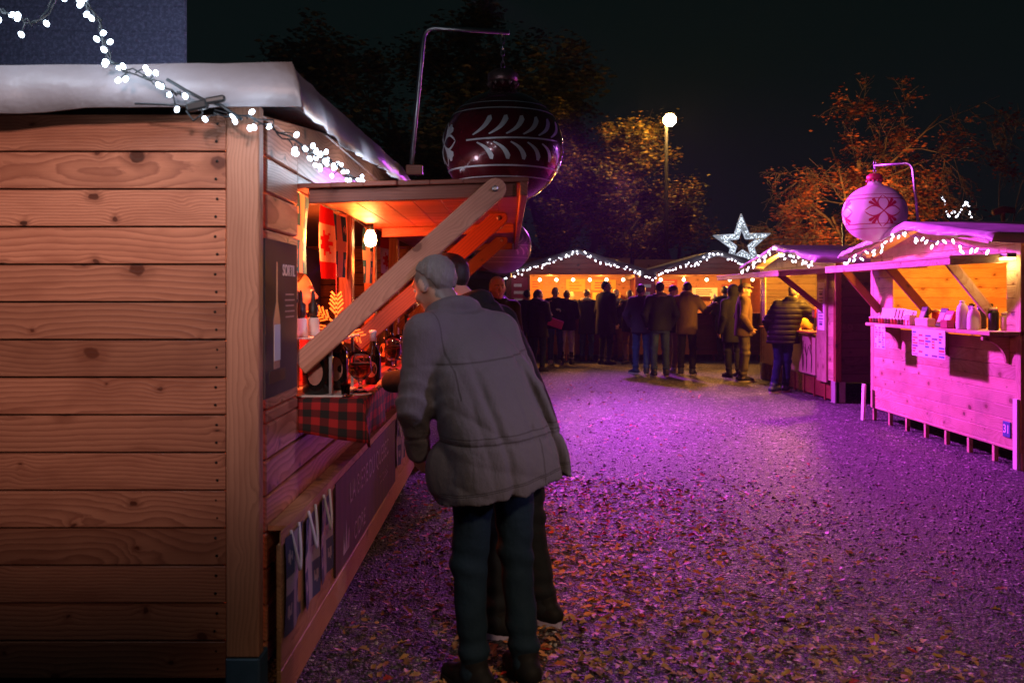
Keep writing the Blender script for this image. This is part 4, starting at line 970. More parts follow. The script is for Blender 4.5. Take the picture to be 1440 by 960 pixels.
def paint_canada(u, v):
    if v < .25 or v > .75: return 2
    x, y = (u-.5)/.42, (v-.5)/.24; s = abs(y); r_ = math.hypot(x, y); a = math.atan2(y, x)
    return 2 if r_ < .42+.34*abs(math.sin(3.5*a+1.57))**2 and r_ < 1 else 1
def flag(label, p0, along, w, h, painter, cat='flag', nm='flag', grp='flags hung across the near hatch', wave=.012, nu=22, nv=34, mats=None):
    p0 = Vector(p0); along = Vector(along).normalized(); nrm = Vector((along.y, -along.x, 0)); ph = random.uniform(0, 6)
    vs, fs, fm = [], [], []
    for j in range(nv+1):
        for i in range(nu+1):
            u, v = i/nu, j/nv; q = p0+along*w*u+Vector((0, 0, -h*v))+nrm*wave*(math.sin(u*5+ph)*(.3+v)+.6*math.sin(v*4+u*3+ph)); vs.append(tuple(q))
    for j in range(nv):
        for i in range(nu): k = j*(nu+1)+i; fs.append((k, k+1, k+nu+2, k+nu+1)); fm.append(painter((i+.5)/nu, (j+.5)/nv))
    o = link_mesh(nm, vs, fs, mats or [FB, FW, FR], None, True, fm, loc=tuple(p0)); return tag(o, label, cat, grp)
flag('blue flag with pale cross hung nearest the corner of the larch stall', (-.94, 3.83, 1.985), (0, 1, 0), .37, .355, paint_quebec)
flag('red and pale maple leaf flag beside the nearest blue flag', (-.94, 4.43, 1.985), (0, 1, 0), .33, .37, paint_canada)
flag('blue cross flag between the maple leaf flag and the red post', (-.94, 4.80, 1.975), (0, 1, 0), .30, .345, paint_quebec)
flag('blue cross flag hanging in front of the glowing bulb', (-.93, 5.72, 1.97), (0, 1, 0), .30, .36, paint_quebec)
flag('maple leaf flag deepest inside the near hatch behind the bulb', (-.94, 6.60, 1.97), (0, 1, 0), .34, .36, paint_canada)
m = MB(); m.tube(catmull([(-.94, 3.75, 2.0), (-.94, 4.6, 1.985), (-.94, 5.2, 2.), (-.94, 6.2, 1.975), (-.94, 7.2, 2.)], 20), .004, 5); tag(m.build('bunting_line', CABLE, None, True), 'dark cord carrying the row of flags under the near awning', 'cord')
bp = at(521, 335, 5.55)
root = thing('hanging_bulb', tuple(bp), 'bright bare bulb glowing under the near awning', 'light bulb')
m = MB(); m.lathe([(.004, -.055), (.03, -.045), (.04, -.015), (.034, .02), (.018, .05)], bp, 14); m.build('glass', emis('warm_bulb', (1., .55, .18), 55.), root, True)
m = MB(); m.lathe([(.02, .05), (.021, .1), (.01, .11)], bp, 12); m.build('socket', BLACK, root, True)
m = MB(); m.tube([tuple(bp+Vector((0, 0, .1))), tuple(bp+Vector((0, 0, .2)))], .004, 5); m.build('cord', CABLE, root, True)
# poster on the side wall
pm = NB('poster_print'); pv = pm.pos(); px_, py_, pz_ = pm.sep(pv)
pg = pm.ramp(pm.smooth(pz_, 1.16, 1.74), [(0, (.11, .07, .07)), (.42, (.07, .045, .05)), (.62, (.018, .013, .02)), (1, (.008, .009, .02))])
pn = pm.noise(pv, 9., 4, .6); pg = pm.mix(pm.math('MULTIPLY', pn, .35), pg, (.02, .02, .03)); POSTM = pm.bsdf(pg, .6, **{'Specular IOR Level': .25})
root = thing('drink_poster', (-.87, 3.4, 1.2), 'tall dark drinks poster with a pale bottle fixed to the larch stall', 'poster')
m = MB(); m.box((-.8795, 3.185, 1.155), (-.872, 3.665, 1.735)); m.build('print', POSTM, root)
m = MB(); m.prism([(-.8715, 3.30+dy, 1.255+dz) for dy, dz in ((0, 0), (.085, 0), (.09, .18), (.055, .25), (.05, .40), (.038, .40), (.034, .25), (-.004, .18))], (.0015, 0, 0)); m.build('printed_bottle', plain('bottle_print', (.42, .22, .16), .4, var=.3, scale=14.), root)
m = MB(); m.box((-.8699, 3.302, 1.285), (-.8685, 3.386, 1.42)); m.build('printed_label', PAPER, root)
m = MB(); m.box((-.8715, 3.24, 1.205), (-.870, 3.47, 1.25)); m.build('printed_tray', plain('tray_print', (.09, .05, .03), .5), root)
text('SORTIL', .062, (-.8710, 3.53, 1.625), (0, 1, 0), (0, 0, 1), root, plain('silver_ink', (.5, .48, .55), .4), bold=.0008)
for k in range(5): m = MB(); m.box((-.8715, 3.475-.01*(k % 2), 1.53-.022*k), (-.8708, 3.61+.01*(k % 2), 1.536-.022*k)); m.build('small_print', plain('ink_grey', (.2, .19, .24), .5), root)
BNM = [plain('banner_blue', (.02, .04, .10), .8), plain('banner_white', (.26, .24, .28), .8)]
# hanging banners and the dark sign below the ledge
for k, (y0, w) in enumerate(((3.20, .27), (3.50, .25), (3.79, .25), (6.35, .22), (6.62, .22))):
    lab = ('blue cross banner hanging below the ledge nearest the corner post', 'blue cross banner hanging second from the corner post', 'blue cross banner beside the dark written sign', 'blue cross banner just past the far end of the written sign', 'blue cross banner farthest along the ledge by the grey coat')[k]
    f = flag(lab, (-.802, y0, .655-.01*k % .02), (0, 1, 0), w, .36, paint_quebec, 'banner', 'hanging_banner', 'blue banners under the ledge', .008, mats=BNM)
    m = MB(); y = y0+w*.5
    m.tube(catmull([(-.802, y-.06, .665), (-.785, y-.03, .56), (-.782, y, .50), (-.785, y+.03, .56), (-.80, y+.06, .665)], 14), .006, 5); m.build('ribbon', plain('white_ribbon', (.6, .58, .62), .6), f, True)
root = thing('written_sign', (-.805, 5.2, .3), 'long dark red sign with pale lettering hanging below the stall ledge', 'sign')
SIGN = NB('sign_fabric'); sp = SIGN.pos(); sx, sy, sz = SIGN.sep(sp)
SIGN = SIGN.bsdf(SIGN.ramp(SIGN.math('FRACT', SIGN.math('MULTIPLY', sy, 7.)), [(0, (.05, .012, .022)), (.5, (.028, .008, .014)), (1, (.06, .014, .025))]), .7)
m = MB(); m.box((-.808, 4.12, .22), (-.800, 6.28, .655)); m.build('sign_panel', SIGN, root)
INK = plain('pale_ink', (.30, .24, .27), .6)
text('LA BIERE DU QUEBEC', .15, (-.799, 5.2, .525), (0, 1, 0), (0, 0, 1), root, INK)
text('CIDRE', .13, (-.799, 4.78, .30), (0, 1, 0), (0, 0, 1), root, INK); text('DU QUEBEC', .07, (-.799, 5.7, .38), (0, 1, 0), (0, 0, 1), root, INK)
m = MB()
for k, (dy, h) in enumerate(((-.05, .11), (0, .16), (.05, .11))): m.prism([(-.7995, 4.38+dy-.028, .27), (-.7995, 4.38+dy+.028, .27), (-.7995, 4.38+dy*1.5+.012, .27+h*.7), (-.7995, 4.38+dy*1.3, .27+h)], (.0012, 0, 0))
m.build('emblem', INK, root)
# tablecloth
cb = NB('buffalo_check'); wv = cb.attr('wc'); u_, v_, _r = cb.sep(wv)
fu = cb.math('GREATER_THAN', cb.math('FRACT', cb.math('DIVIDE', u_, .075)), .5); fv = cb.math('GREATER_THAN', cb.math('FRACT', cb.math('DIVIDE', v_, .075)), .5)
ck = cb.math('ADD', fu, fv); cc_ = cb.ramp(cb.math('DIVIDE', ck, 2.), [(0, (.45, .012, .015)), (.4, (.13, .006, .008)), (.9, (.012, .009, .009))], 'CONSTANT')
wv2 = cb.noise(cb.pos(), 300., 1); CHECK = cb.bsdf(cc_, .8, cb.bump(wv2, .25, .002))
vs, fs, wc = [], [], []; X0, X1, Y0, Y1, ZT = -1.36, -.615, 3.735, 8.4, 1.094
xs = [-9]+list(np.linspace(X0, X1, 9)); path = [(x, 0) for x in np.linspace(X0, X1, 9)]+[(X1+.006, d) for d in np.linspace(.02, .18, 7)]
ysl = [(Y0-.006, d) for d in np.linspace(.18, .02, 7)]+[(y, 0) for y in np.linspace(Y0, Y1, 60)]
for j, (y, dy) in enumerate(ysl):
    for i, (x, dx) in enumerate(path):
        w = (.016*math.sin(y*13+x*5)+.008*math.sin(y*31))*dx/.18; w2 = (.018*math.sin(x*23+.6)+.008*math.sin(x*51))*dy/.18; dx_, dy_ = dx*(1+.16*math.sin(y*2.3)), dy*(.66+.30*(x-X0)/(X1-X0)+.08*math.sin(x*9))
        vs.append((x+w+.02*dx/.18*(0 if dy == 0 else .5), y-w2-.015*dy/.18, ZT-max(dx_, dy_)+.0015*math.sin(x*40+y*9))); wc.append((x+dx, y-dy, 0))
N = len(path)
for j in range(len(ysl)-1):
    for i in range(N-1): k = j*N+i; fs.append((k, k+1, k+N+1, k+N))
tag(link_mesh('tablecloth', vs, fs, CHECK, None, True, wc=wc, loc=(-.9, 6, 1.09), solid=.003), 'red and black checked cloth draped over the near stall counter', 'tablecloth')
ZC = 1.097
DGLASS = plain('dark_bottle_glass', (.010, .009, .008), .08, 0., .1, 10., .0, spec=.6); LABELM = plain('oval_label', (.42, .20, .16), .5, var=.25, scale=40.); FOIL = plain('silver_foil', (.55, .53, .55), .4, 0., .2, 60., .3)
def glassmat(n, c, r=.02):
    b = NB(n); return b.bsdf(c, r, None, 0., **{'Transmission Weight': 1., 'IOR': 1.45})
GLASS = glassmat('clear_glass', (.95, .95, .95)); BEER = plain('amber_beer', (.55, .10, .01), .12, emit=None, **{'Transmission Weight': .75, 'IOR': 1.33}); FOAM = plain('beer_foam', (.75, .62, .48), .8)
def bottle(label, p, h, r, axis=(0, 0, 1), ov=None, cap=FOIL, g='beer bottles on the checked cloth'):
    root = thing('beer_bottle', p, label, 'bottle', g); m = MB()
    m.lathe([(r*.85, 0), (r, .02*h), (r, .5*h), (r*.93, .57*h), (r*.5, .69*h), (r*.36, .76*h), (r*.34, .94*h), (r*.42, .945*h), (r*.42, .985*h), (r*.3, h)], p, 22, 0, axis); bo = m.build('glass', DGLASS, root, True)
    m = MB(); m.lathe([(r*.40, .80*h), (r*.385, .94*h), (r*.46, .95*h), (r*.46, .992*h), (r*.2, 1.003*h)], p, 18, 0, axis); m.build('foil_cap', cap, root, True)
    ax = Vector(axis).normalized(); vw = Vector((-.1, -1, .0)); vw = (vw-ax*vw.dot(ax)).normalized(); sd = ax.cross(vw)
    m = MB(); poly = []
    for k in range(20):
        a = 2*PI*k/20; u = .75*math.cos(a); z = .28*h+.15*h*math.sin(a); poly.append(Vector(p)+ax*z+(vw*math.cos(u)+sd*math.sin(u))*(r*1.012))
    cz = [Vector(p)+ax*(.28*h)+vw*(r*1.03)]
    m.add([tuple(q) for q in poly]+[tuple(cz[0])], [(k, (k+1) % 20, 20) for k in range(20)]); m.build('label', LABELM, root, True)
    return root
bottle('dark beer bottle with silver neck standing beside the beer glass', (-.665, 4.36, ZC), .262, .040)
bottle('dark beer bottle tilted on its side leaning over the cloth behind the beer glass', (-.715, 4.60, ZC+.06), .27, .037, (-.60, -.28, .55), cap=BLACK)
def goblet(label, p, h, r, beer=True):
    root = thing('beer_glass', p, label, 'glass', 'beer glasses on the checked cloth'); m = MB(); t = .0025
    o = [(.42*r*2*.5+.012, 0), (.5*r+.012, .006), (.012, .02), (.008, .06*h+.02), (.010, .30*h), (r*.55, .36*h), (r*.95, .50*h), (r, .62*h), (r*.92, .85*h), (r*.80, h)]
    i_ = [(r*.80-t, h), (r*.92-t, .85*h), (r-t, .62*h), (r*.95-t, .5*h), (r*.55-t, .375*h), (.003, .33*h)]
    m.lathe(o+i_, p, 26, caps=True); m.build('bowl', GLASS, root, True)
    if beer:
        k = t+.0008; m = MB(); m.lathe([(.004, .335*h), (r*.55-k, .38*h), (r*.95-k, .5*h), (r-k, .62*h), (r*.985-k, .68*h)], p, 24); m.build('beer', BEER, root, True)
        m = MB(); m.lathe([(r*.985-k, .681*h), (r*.97-k, .72*h), (.002, .722*h)], p, 24); m.build('foam', FOAM, root, True)
    return root
goblet('round beer goblet two thirds full of amber beer at the front of the cloth', (-.655, 3.93, ZC), .185, .052)
goblet('beer glass farther along the cloth behind the dark bottle', (-.66, 5.1, ZC), .20, .048)
for k, (x, y) in enumerate(((-.72, 5.45), (-.80, 5.75), (-.70, 6.3), (-.78, 6.8))):
    bottle(('dark bottle standing behind the second beer glass', 'dark bottle set back from the cloth edge near the red post', 'dark bottle farther down the cloth beyond the red post', 'last dark bottle at the far end of the checked cloth')[k], (x, y, ZC), .27+.02*(k % 2), .037, cap=(BLACK, FOIL, RED, BLACK)[k])
goblet('empty tall glass close to the display rack', (-.84, 4.32, ZC), .16, .040, False); goblet('half hidden beer glass between the dark bottles', (-.72, 5.95, ZC), .17, .042)
root = thing('shot_glass', (-.69, 3.80, ZC), 'tiny clear shot glass beside the display rack', 'glass'); m = MB(); m.lathe([(.018, 0), (.021, .05), (.019, .05), (.016, .008)], (-.70, 3.82, ZC), 16); m.build('cup', GLASS, root, True)
root = thing('coaster', (-.66, 4.0, ZC), 'pale coaster under the beer goblet', 'coaster'); m = MB(); m.lathe([(.05, 0), (.05, .0025)], (-.655, 3.93, ZC-.0025), 20); m.build('disc', PAPER, root)
# display rack with two growlers and small dispensers on its top
root = thing('display_rack', (-.80, 3.86, ZC), 'small two tier rack of pale plates on the near end of the cloth', 'rack')
m = MB(); m.box((-.98, 3.765, ZC), (-.705, 4.12, ZC+.008)); m.build('plate', WHITE, root, bevel=.003)
m = MB(); m.box((-.98, 3.765, ZC+.245), (-.690, 4.12, ZC+.253)); m.build('plate', WHITE, root, bevel=.003)
for x, y in ((-.755, 3.775), (-.72, 4.1), (-.97, 3.775), (-.97, 4.1)): m = MB(); m.box((x-.006, y-.006, ZC+.008), (x+.006, y+.006, ZC+.245)); m.build('upright', METAL, root)
def jug(label, p, r, h):
    root = thing('dark_growler', p, label, 'bottle', 'dark growlers on the rack'); m = MB()
    m.lathe([(r*.9, 0), (r, .03*h), (r, .72*h), (r*.8, .84*h), (r*.42, .92*h), (r*.42, h)], p, 24); m.build('glass', DGLASS, root, True)
    m = MB(); q = [(p[0]+.033*math.cos(a)+.0, p[1]-math.sqrt(max(0, (r+.001)**2-(.033*math.cos(a)+.0)**2)), p[2]+.095+.055*math.sin(a)) for a in [2*PI*k/20 for k in range(20)]]
    m.add(q+[(p[0], p[1]-r-.0035, p[2]+.095)], [(k, (k+1) % 20, 20) for k in range(20)]); m.build('label', LABELM, root, True)
jug('dark growler with a red oval label standing left of the rack upright', (-.825, 3.85, ZC+.009), .066, .225)
jug('dark growler on the rack right of the thin upright', (-.695-.08, 4.02, ZC+.009), .05, .225)
def pourer(label, x, y, g):
    z = ZC+.254; root = thing('small_dispenser', (x, y, z), label, 'dispenser', g); m = MB(); m.lathe([(.034, 0), (.03, .02), (.026, .075), (.02, .08)], (x, y, z), 14); m.build('cup', PAPER, root, True)
    m = MB(); m.lathe([(.016, .08), (.022, .095), (.022, .14), (.01, .15), (.008, .185), (.004, .2)], (x, y, z), 12); m.build('pump', BLACK, root, True)
for k, (x, y) in enumerate(((-.895, 3.83), (-.87, 3.96), (-.93, 3.92))): pourer(('small pale dispenser with black pump at the front of the rack top', 'small pale dispenser behind the front one on the rack', 'small pale dispenser deepest on the rack by the vendor')[k], x, y, 'pale dispensers on the rack')
# wooden frond ornament on a thread
fp = at(473, 440, 4.45); root = thing('frond_ornament', tuple(fp), 'yellow wooden snow crystal ornament hanging on a thread inside the near hatch', 'ornament'); m = MB()
for k in range(6):
    a = PI/2+k*PI/3; d = Vector((math.cos(a), 0, math.sin(a))); c = fp+Vector((0, 0, -.05)); m.bar(c, c+d*.14, (0, 1, 0), .006, .010)
    for j in range(1, 6):
        for sg in (-1, 1):
            a2 = a+sg*.75; b0 = c+d*(.02+.022*j); m.bar(b0, b0+Vector((math.cos(a2), 0, math.sin(a2)))*(.052-.005*abs(j-2)), (0, 1, 0), .006, .008)
m.build('crystal', GOLDW, root); m = MB(); m.tube([tuple(fp+Vector((0, 0, .085))), tuple(fp+Vector((0, 0, .24)))], .0018, 4); m.build('thread', RED, root)
# ------------------------------------------------------------------ stall 31 goods
R3 = lambda x, y, z: tuple(TD @ Vector((x, y, z))); ZD = 1.211
num = thing('number_plate', R3(3.05, -.012, .3), 'small blue plate reading 31 low on the pink stall front', 'number plate'); m = MB(TD); m.box((2.94, -.012, .26), (3.06, -.002, .40)); m.build('plate', BLUEP, num, bevel=.003)
text('31', .105, R3(3.0, -.0125, .33), (0, -1, 0), (0, 0, 1), num, WHITE, bold=.002)
JAR = plain('jar_plastic', (.7, .55, .5), .25); SP = [quick('spice_'+n, c) for n, c in (('red', (.45, .05, .03)), ('amber', (.5, .2, .04)), ('brown', (.14, .06, .03)), ('green', (.15, .14, .04)))]
for k in range(13):
    x = .56+k*.082; root = thing('spice_tub', R3(x, -.22, ZD), 'small lidded tub in the row on the far end of the pink stall shelf', 'tub', 'tubs in a row on the pink stall shelf')
    m = MB(TD); m.lathe([(.028, 0), (.033, .05), (.033, .052)], (x, -.215, ZD), 10); m.build('tub', SP[k*7 % 4], root, True); m = MB(TD); m.lathe([(.036, .0525), (.036, .066)], (x, -.215, ZD), 10); m.build('lid', JAR, root, True)
def paperfan(label, x, y, z, n, w, h, mat, cat, name):
    root = thing(name, R3(x, y, z), label, cat)
    for k in range(n):
        m = MB(TD); t = (k-n/2)*.06; m.hexa([(x+t, y+.012*k, z), (x+t+w, y+.012*k, z), (x+t+w, y+.012*k+.004, z), (x+t, y+.012*k+.004, z), (x+t-.03, y+.04+.012*k, z+h), (x+t+w-.0, y+.04+.012*k, z+h*(1-.03*k)), (x+t+w, y+.044+.012*k, z+h*(1-.03*k)), (x+t-.03, y+.044+.012*k, z+h)]); m.build('sheet', mat, root)
paperfan('fan of cream paper bags standing behind the row of tubs', .72, -.1, ZD, 7, .34, .17, plain('cream_paper', (.6, .52, .38), .7), 'paper bags', 'paper_bags')
paperfan('tilted white price cards beside the dark packs', 1.35, -.19, ZD, 2, .18, .15, PAPER, 'cards', 'price_cards')
def pack(label, x, y, col, lab, w=.13, h=.20, tilt=.03):
    root = thing('coffee_pack', R3(x, y, ZD), label, 'pack', 'standing packs on the pink stall shelf'); m = MB(TD); m.hexa([(x-w/2, y-.04, ZD), (x+w/2, y-.04, ZD), (x+w/2, y+.04, ZD), (x-w/2, y+.04, ZD), (x-w/2, y+tilt, ZD+h), (x+w/2, y+tilt, ZD+h), (x+w/2, y+tilt+.012, ZD+h), (x-w/2, y+tilt+.012, ZD+h)]); m.build('bag', col, root, bevel=.008)
    m = MB(TD); f = lambda t: y-.042+(tilt+.04)*t; m.quad((x-w*.33, f(.2), ZD+h*.2), (x+w*.33, f(.2), ZD+h*.2), (x+w*.33, f(.75), ZD+h*.75), (x-w*.33, f(.75), ZD+h*.75)); m.build('label', lab, root, solid=.002)
KRAFT = plain('tan_label', (.5, .35, .2), .6)
pack('black pack with tan label nearest the price cards', 1.66, -.14, BLACK, KRAFT); pack('black pack with tan label right of the first black pack', 2.0, -.10, BLACK, KRAFT, .15, .19); pack('red pack with pale label leaning beside the black packs', 2.24, -.16, RED, PAPER, .16, .17)
pack('orange pack squeezed between the red pack and the white flasks', 2.42, -.14, ORANGE_P, KRAFT, .1, .17); pack('dark pack standing behind the red pack', 2.2, .03, BLACK, KRAFT, .2, .22)
def tubbox(label, x, y, w, d, h, mat): 
    root = thing('goods_box', R3(x, y, ZD), label, 'box', 'boxes on the pink stall shelf'); m = MB(TD); m.box((x-w/2, y-d/2, ZD), (x+w/2, y+d/2, ZD+h)); m.build('tray', mat, root, bevel=.006); m = MB(TD); m.box((x-w/2-.004, y-d/2-.004, ZD+h*.72), (x+w/2+.004, y+d/2+.004, ZD+h*.8)); m.build('rim', mat, root)
tubbox('cream carton in front of the black packs', 1.88, -.215, .28, .08, .085, plain('cream_carton', (.6, .5, .33), .6)); tubbox('pink box beside the white flasks', 2.36, -.225, .14, .07, .08, MAGENTA_P); tubbox('clear tub with pale cups at the end of the tubs row', 1.63-.12, -.2, .15, .08, .11, JAR)
def flask(label, x, y, h, r):
    root = thing('white_flask', R3(x, y, ZD), label, 'flask', 'white flasks on the pink stall shelf'); m = MB(TD); m.lathe([(r, 0), (r*1.02, .01), (r, h*.55), (r*.8, h*.78), (r*.4, h*.9), (r*.36, h*.93)], (x, y, ZD), 20); m.build('body', WHITE, root, True)
    m = MB(TD); m.lathe([(r*.42, h*.93), (r*.44, h*.98), (r*.2, h)], (x, y, ZD), 16); m.build('cap', WHITE, root, True)
flask('taller pointed white flask near the end of the pink stall shelf', 2.60, -.2, .27, .055); flask('shorter white flask right of the tall pointed one', 2.73, -.16, .21, .058)
for k, (x, y, c, h) in enumerate(((1.42, .02, ORANGE_P, .12), (1.55, .06, RED, .16), (1.78, .05, YEL, .14), (2.52, .02, BLACK, .24), (2.86, -.05, BLACK, .2), (2.94, .02, KRAFT, .16))):
    root = thing('lidded_jar', R3(x, y, ZD), ('orange lidded jar behind the price cards', 'red lidded jar behind the clear tub', 'yellow lidded jar between the black packs', 'black lidded jar behind the tall white flask', 'black lidded jar right of the white flasks', 'tan lidded jar at the near end of the pink shelf')[k], 'jar', 'lidded jars on the pink stall shelf')
    m = MB(TD); m.lathe([(.042, 0), (.045, .01), (.045, h*.8), (.036, h*.9)], (x, y, ZD), 14); m.build('jar', c, root, True); m = MB(TD); m.lathe([(.04, h*.9), (.04, h), (.01, h+.01)], (x, y, ZD), 14); m.build('lid', JAR, root, True)
for k, x in enumerate((1.72, 2.06, 2.70, 2.80)):
    root = thing('tap_handle', R3(x, .35, 1.2), ('first slim metal tap rising behind the black packs', 'second slim metal tap rising behind the packs', 'left one of the tap pair behind the white flasks', 'right one of the tap pair behind the white flasks')[k], 'tap', 'slim taps behind the pink stall shelf')
    m = MB(TD); m.tube([(x, .35, 1.0), (x, .35, 1.42)], .011, 8); m.build('stem', METAL, root, True); m = MB(TD); m.tube([(x-.035, .35, 1.43), (x+.035, .35, 1.43)], .017, 8); m.build('lever', BLACK, root, True)
def pricelist(label, x0, x1, z0, z1, y=-.272, cols=3):
    root = thing('price_list', R3(x0, y, z0), label, 'price list', 'price lists hanging from the pink stall shelf'); m = MB(TD); m.box((x0, y-.003, z0), (x1, y, z1)); m.build('sheet', PAPER, root)
    mats = [quick('print_'+n, c) for n, c in (('red', (.4, .06, .08)), ('violet', (.16, .07, .2)), ('blue', (.08, .15, .33)), ('orange', (.5, .22, .08)), ('grey', (.3, .29, .3)))]; m = MB(TD); nr = 9
    for c in range(cols):
        for r in range(nr):
            if random.random() < .25: continue
            w = (x1-x0)/cols; a = x0+c*w+.012; b_ = a+(w-.022)*random.choice((1, .7, .5)); zz = z1-.02-(z1-z0-.03)*(r+1)/nr; m.box((a, y-.0045, zz), (b_, y-.0031, zz+(z1-z0)/nr*.62), random.randrange(5))
    m.build('print', mats, root)
pricelist('small paper price list hanging at the far end of the pink shelf', .78, 1.06, .93, 1.20); pricelist('large paper price list hanging from the middle of the pink shelf', 1.72, 2.42, .91, 1.19, cols=5)
root = thing('leaning_board', R3(.1, -.14, 0), 'white plank leaning at the far corner of the pink stall', 'plank'); m = MB(TD); m.hexa([(.01, -.13, 0), (.08, -.13, 0), (.08, -.105, 0), (.01, -.105, 0), (.01, -.115, .44), (.08, -.115, .44), (.08, -.09, .44), (.01, -.09, .44)]); m.build('plank', WHITE, root)
root = thing('white_post', R3(3.2, -.1, 0), 'white painted board standing at the near corner of the pink stall', 'board'); m = MB(TD); m.box((3.13, -.03, .0), (3.20, -.006, .62)); m.build('board', WHITE, root, bevel=.004)
root = thing('wooden_door', R3(2.0, 1.9, .5), 'pale wooden door with braces at the back of the pink stall', 'door')
m = MB(TD); m.box((1.3, 2.3, .2), (2.9, 2.33, 1.95)); m.build('door_panel', W_INT, root)
m = MB(TD); m.bar((1.35, 2.28, 1.2), (2.1, 2.28, 1.75), (0, 0, 1), .1, .03); m.bar((2.85, 2.28, 1.2), (2.1, 2.28, 1.75), (0, 0, 1), .1, .03); m.bar((1.35, 2.285, .2), (1.35, 2.285, 1.95), (1, 0, 0), .12, .03); m.bar((2.1, 2.285, .2), (2.1, 2.285, 1.95), (1, 0, 0), .12, .03); m.build('brace', W_PINE, root)
lamp = thing('flood_lamp', R3(3.1, -.1, 1.9), 'small glowing lamp under the near end of the pink stall awning', 'lamp'); m = MB(TD); m.box((3.02, -.12, 1.86), (3.2, -.03, 1.90)); m.build('housing', METAL, lamp, bevel=.006); m = MB(TD); m.box((3.03, -.115, 1.845), (3.19, -.035, 1.8595)); m.build('diffuser', emis('warm_tube', (1., .72, .25), 16.), lamp)
# ------------------------------------------------------------------ yellow stall fittings
R4 = lambda x, y, z: tuple(TC @ Vector((x, y, z)))
root = thing('bright_sign', R4(1.7, .5, 1.6), 'overexposed pale sign board glowing inside the yellow stall', 'sign'); m = MB(TC); m.box((.6, .9, 1.66), (2.75, .93, 1.86)); m.build('board', plain('sign_board', (.8, .76, .6), .5, var=.12, scale=9.), root)
m = MB(TC)
for r in range(3):
    x = .75
    while x < 2.6: w = random.uniform(.05, .16); m.box((x, .897, 1.69+.055*r), (x+w, .8995, 1.715+.055*r)); x += w+.05
m.build('print', plain('faded_ink', (.55, .42, .22), .6), root)
root = thing('hatch_shelf', R4(1.6, 1., 1.5), 'dark red shelf frame behind the man at the yellow stall', 'shelf'); m = MB(TC); m.box((.7, 1.0, 1.52), (2.3, 1.3, 1.55)); m.box((2.27, 1.0, 1.0), (2.3, 1.3, 1.52)); m.build('frame', W_RED, root)
for k, (x, c, h, n) in enumerate(((2.45, RED, .14, 'red framed card on the yellow stall counter'), (2.85, MAGENTA_P, .26, 'crimson canister at the near edge of the yellow stall hatch'), (2.05, YEL, .16, 'yellow tin on the yellow stall counter'), (1.2, RED, .3, 'red jar at the far side of the yellow stall hatch'))):
    root = thing('counter_goods', R4(x, .15, .98), n, 'goods', 'goods on the yellow stall counter'); m = MB(TC)
    if k == 0: m.box((x-.1, .12, 1.18), (x+.1, .14, 1.18+h)); m.build('card', c, root); m = MB(TC); m.box((x-.08, .117, 1.2), (x+.08, .1195, 1.16+h)); m.build('print', KRAFT, root); m = MB(TC); m.box((x-.02, .14, .981), (x+.02, .17, 1.25)); m.build('stand', BLACK, root)
    else: m.lathe([(.08, 0), (.085, .02), (.085, h), (.05, h+.03), (.04, h+.05)], (x, .16, .981), 16); m.build('jar', c, root, True); m = MB(TC); m.lathe([(.05, h+.05), (.05, h+.08)], (x, .16, .981), 14); m.build('lid', JAR, root, True)
root = thing('menu_sheet', R4(3.26, -.04, 1.3), 'tall white menu sheet on the pale panel beside the yellow hatch', 'menu'); m = MB(TC); m.box((3.12, -.036, 1.02), (3.40, -.0305, 1.72)); m.build('sheet', PAPER, root)
m = MB(TC)
for r in range(13): 
    w = random.uniform(.1, .2) if r not in (2, 12) else .12
    m.box((3.26-w/2, -.0385, 1.62-.044*r), (3.26+w/2, -.0362, 1.62-.044*r+(.012 if r not in (2, 12) else .03)))
m.build('print', plain('dark_ink', (.08, .05, .1), .6), root)
root = thing('panel_drawing', R4(2.4, -.035, .5), 'dark plant drawing on the lit panel below the yellow hatch', 'drawing'); m = MB(TC)
for x0 in (2.45, 2.62, 2.83):
    for k in range(4): b0 = Vector((x0, -.034, .36)); m.tube(catmull([b0, b0+Vector((random.uniform(-.05, .05), 0, .2)), b0+Vector((random.uniform(-.14, .14), 0, random.uniform(.35, .5)))], 8), .004, 4)
m.build('stems', plain('ink_brown', (.1, .05, .03), .7), root)
# ------------------------------------------------------------------ far stalls fittings
WARMB = emis('warm_small_bulb', (1., .75, .4), 12.); WB = ball_mesh('bulb', .04, WARMB, 8)
for T, xs, nm in ((TA, np.linspace(.8, 2.8, 6), 'row of small warm bulbs inside the far orange stall'), (TB, np.linspace(.4, 2.6, 5), 'row of small warm bulbs inside the stall below the star')):
    root = thing('bulb_row', T @ Vector((1.6, .5, 1.95)), nm, 'bulb string', 'warm bulb rows in the far stalls'); m = MB(T); m.tube([(xs[0]-.2, .5, 1.99), (xs[-1]+.2, .5, 1.99)], .006, 5)
    for x in xs:
        m.tube([(x, .5, 1.99), (x, .5, 1.93)], .005, 5); o = bpy.data.objects.new('bulb', WB); COL.objects.link(o); o.parent = root; o.location = T @ Vector((x, .5, 1.90))-ORG[root.name]
    m.build('cable', CABLE, root)
def board(label, T, x0, x1, z0, z1, y, mat, printm=None, cat='poster', nm='wall_poster'):
    root = thing(nm, T @ Vector(((x0+x1)/2, y, z0)), label, cat); m = MB(T); m.box((x0, y-.015, z0), (x1, y, z1)); m.build('sheet', mat, root)
    m = MB(T); w = x1-x0; h = z1-z0
    for r in range(3): m.box((x0+w*.15, y-.018, z0+h*(.2+.24*r)), (x0+w*random.uniform(.6, .88), y-.0152, z0+h*(.3+.24*r)))
    m.build('print', printm or RED, root)
yb = 2.36
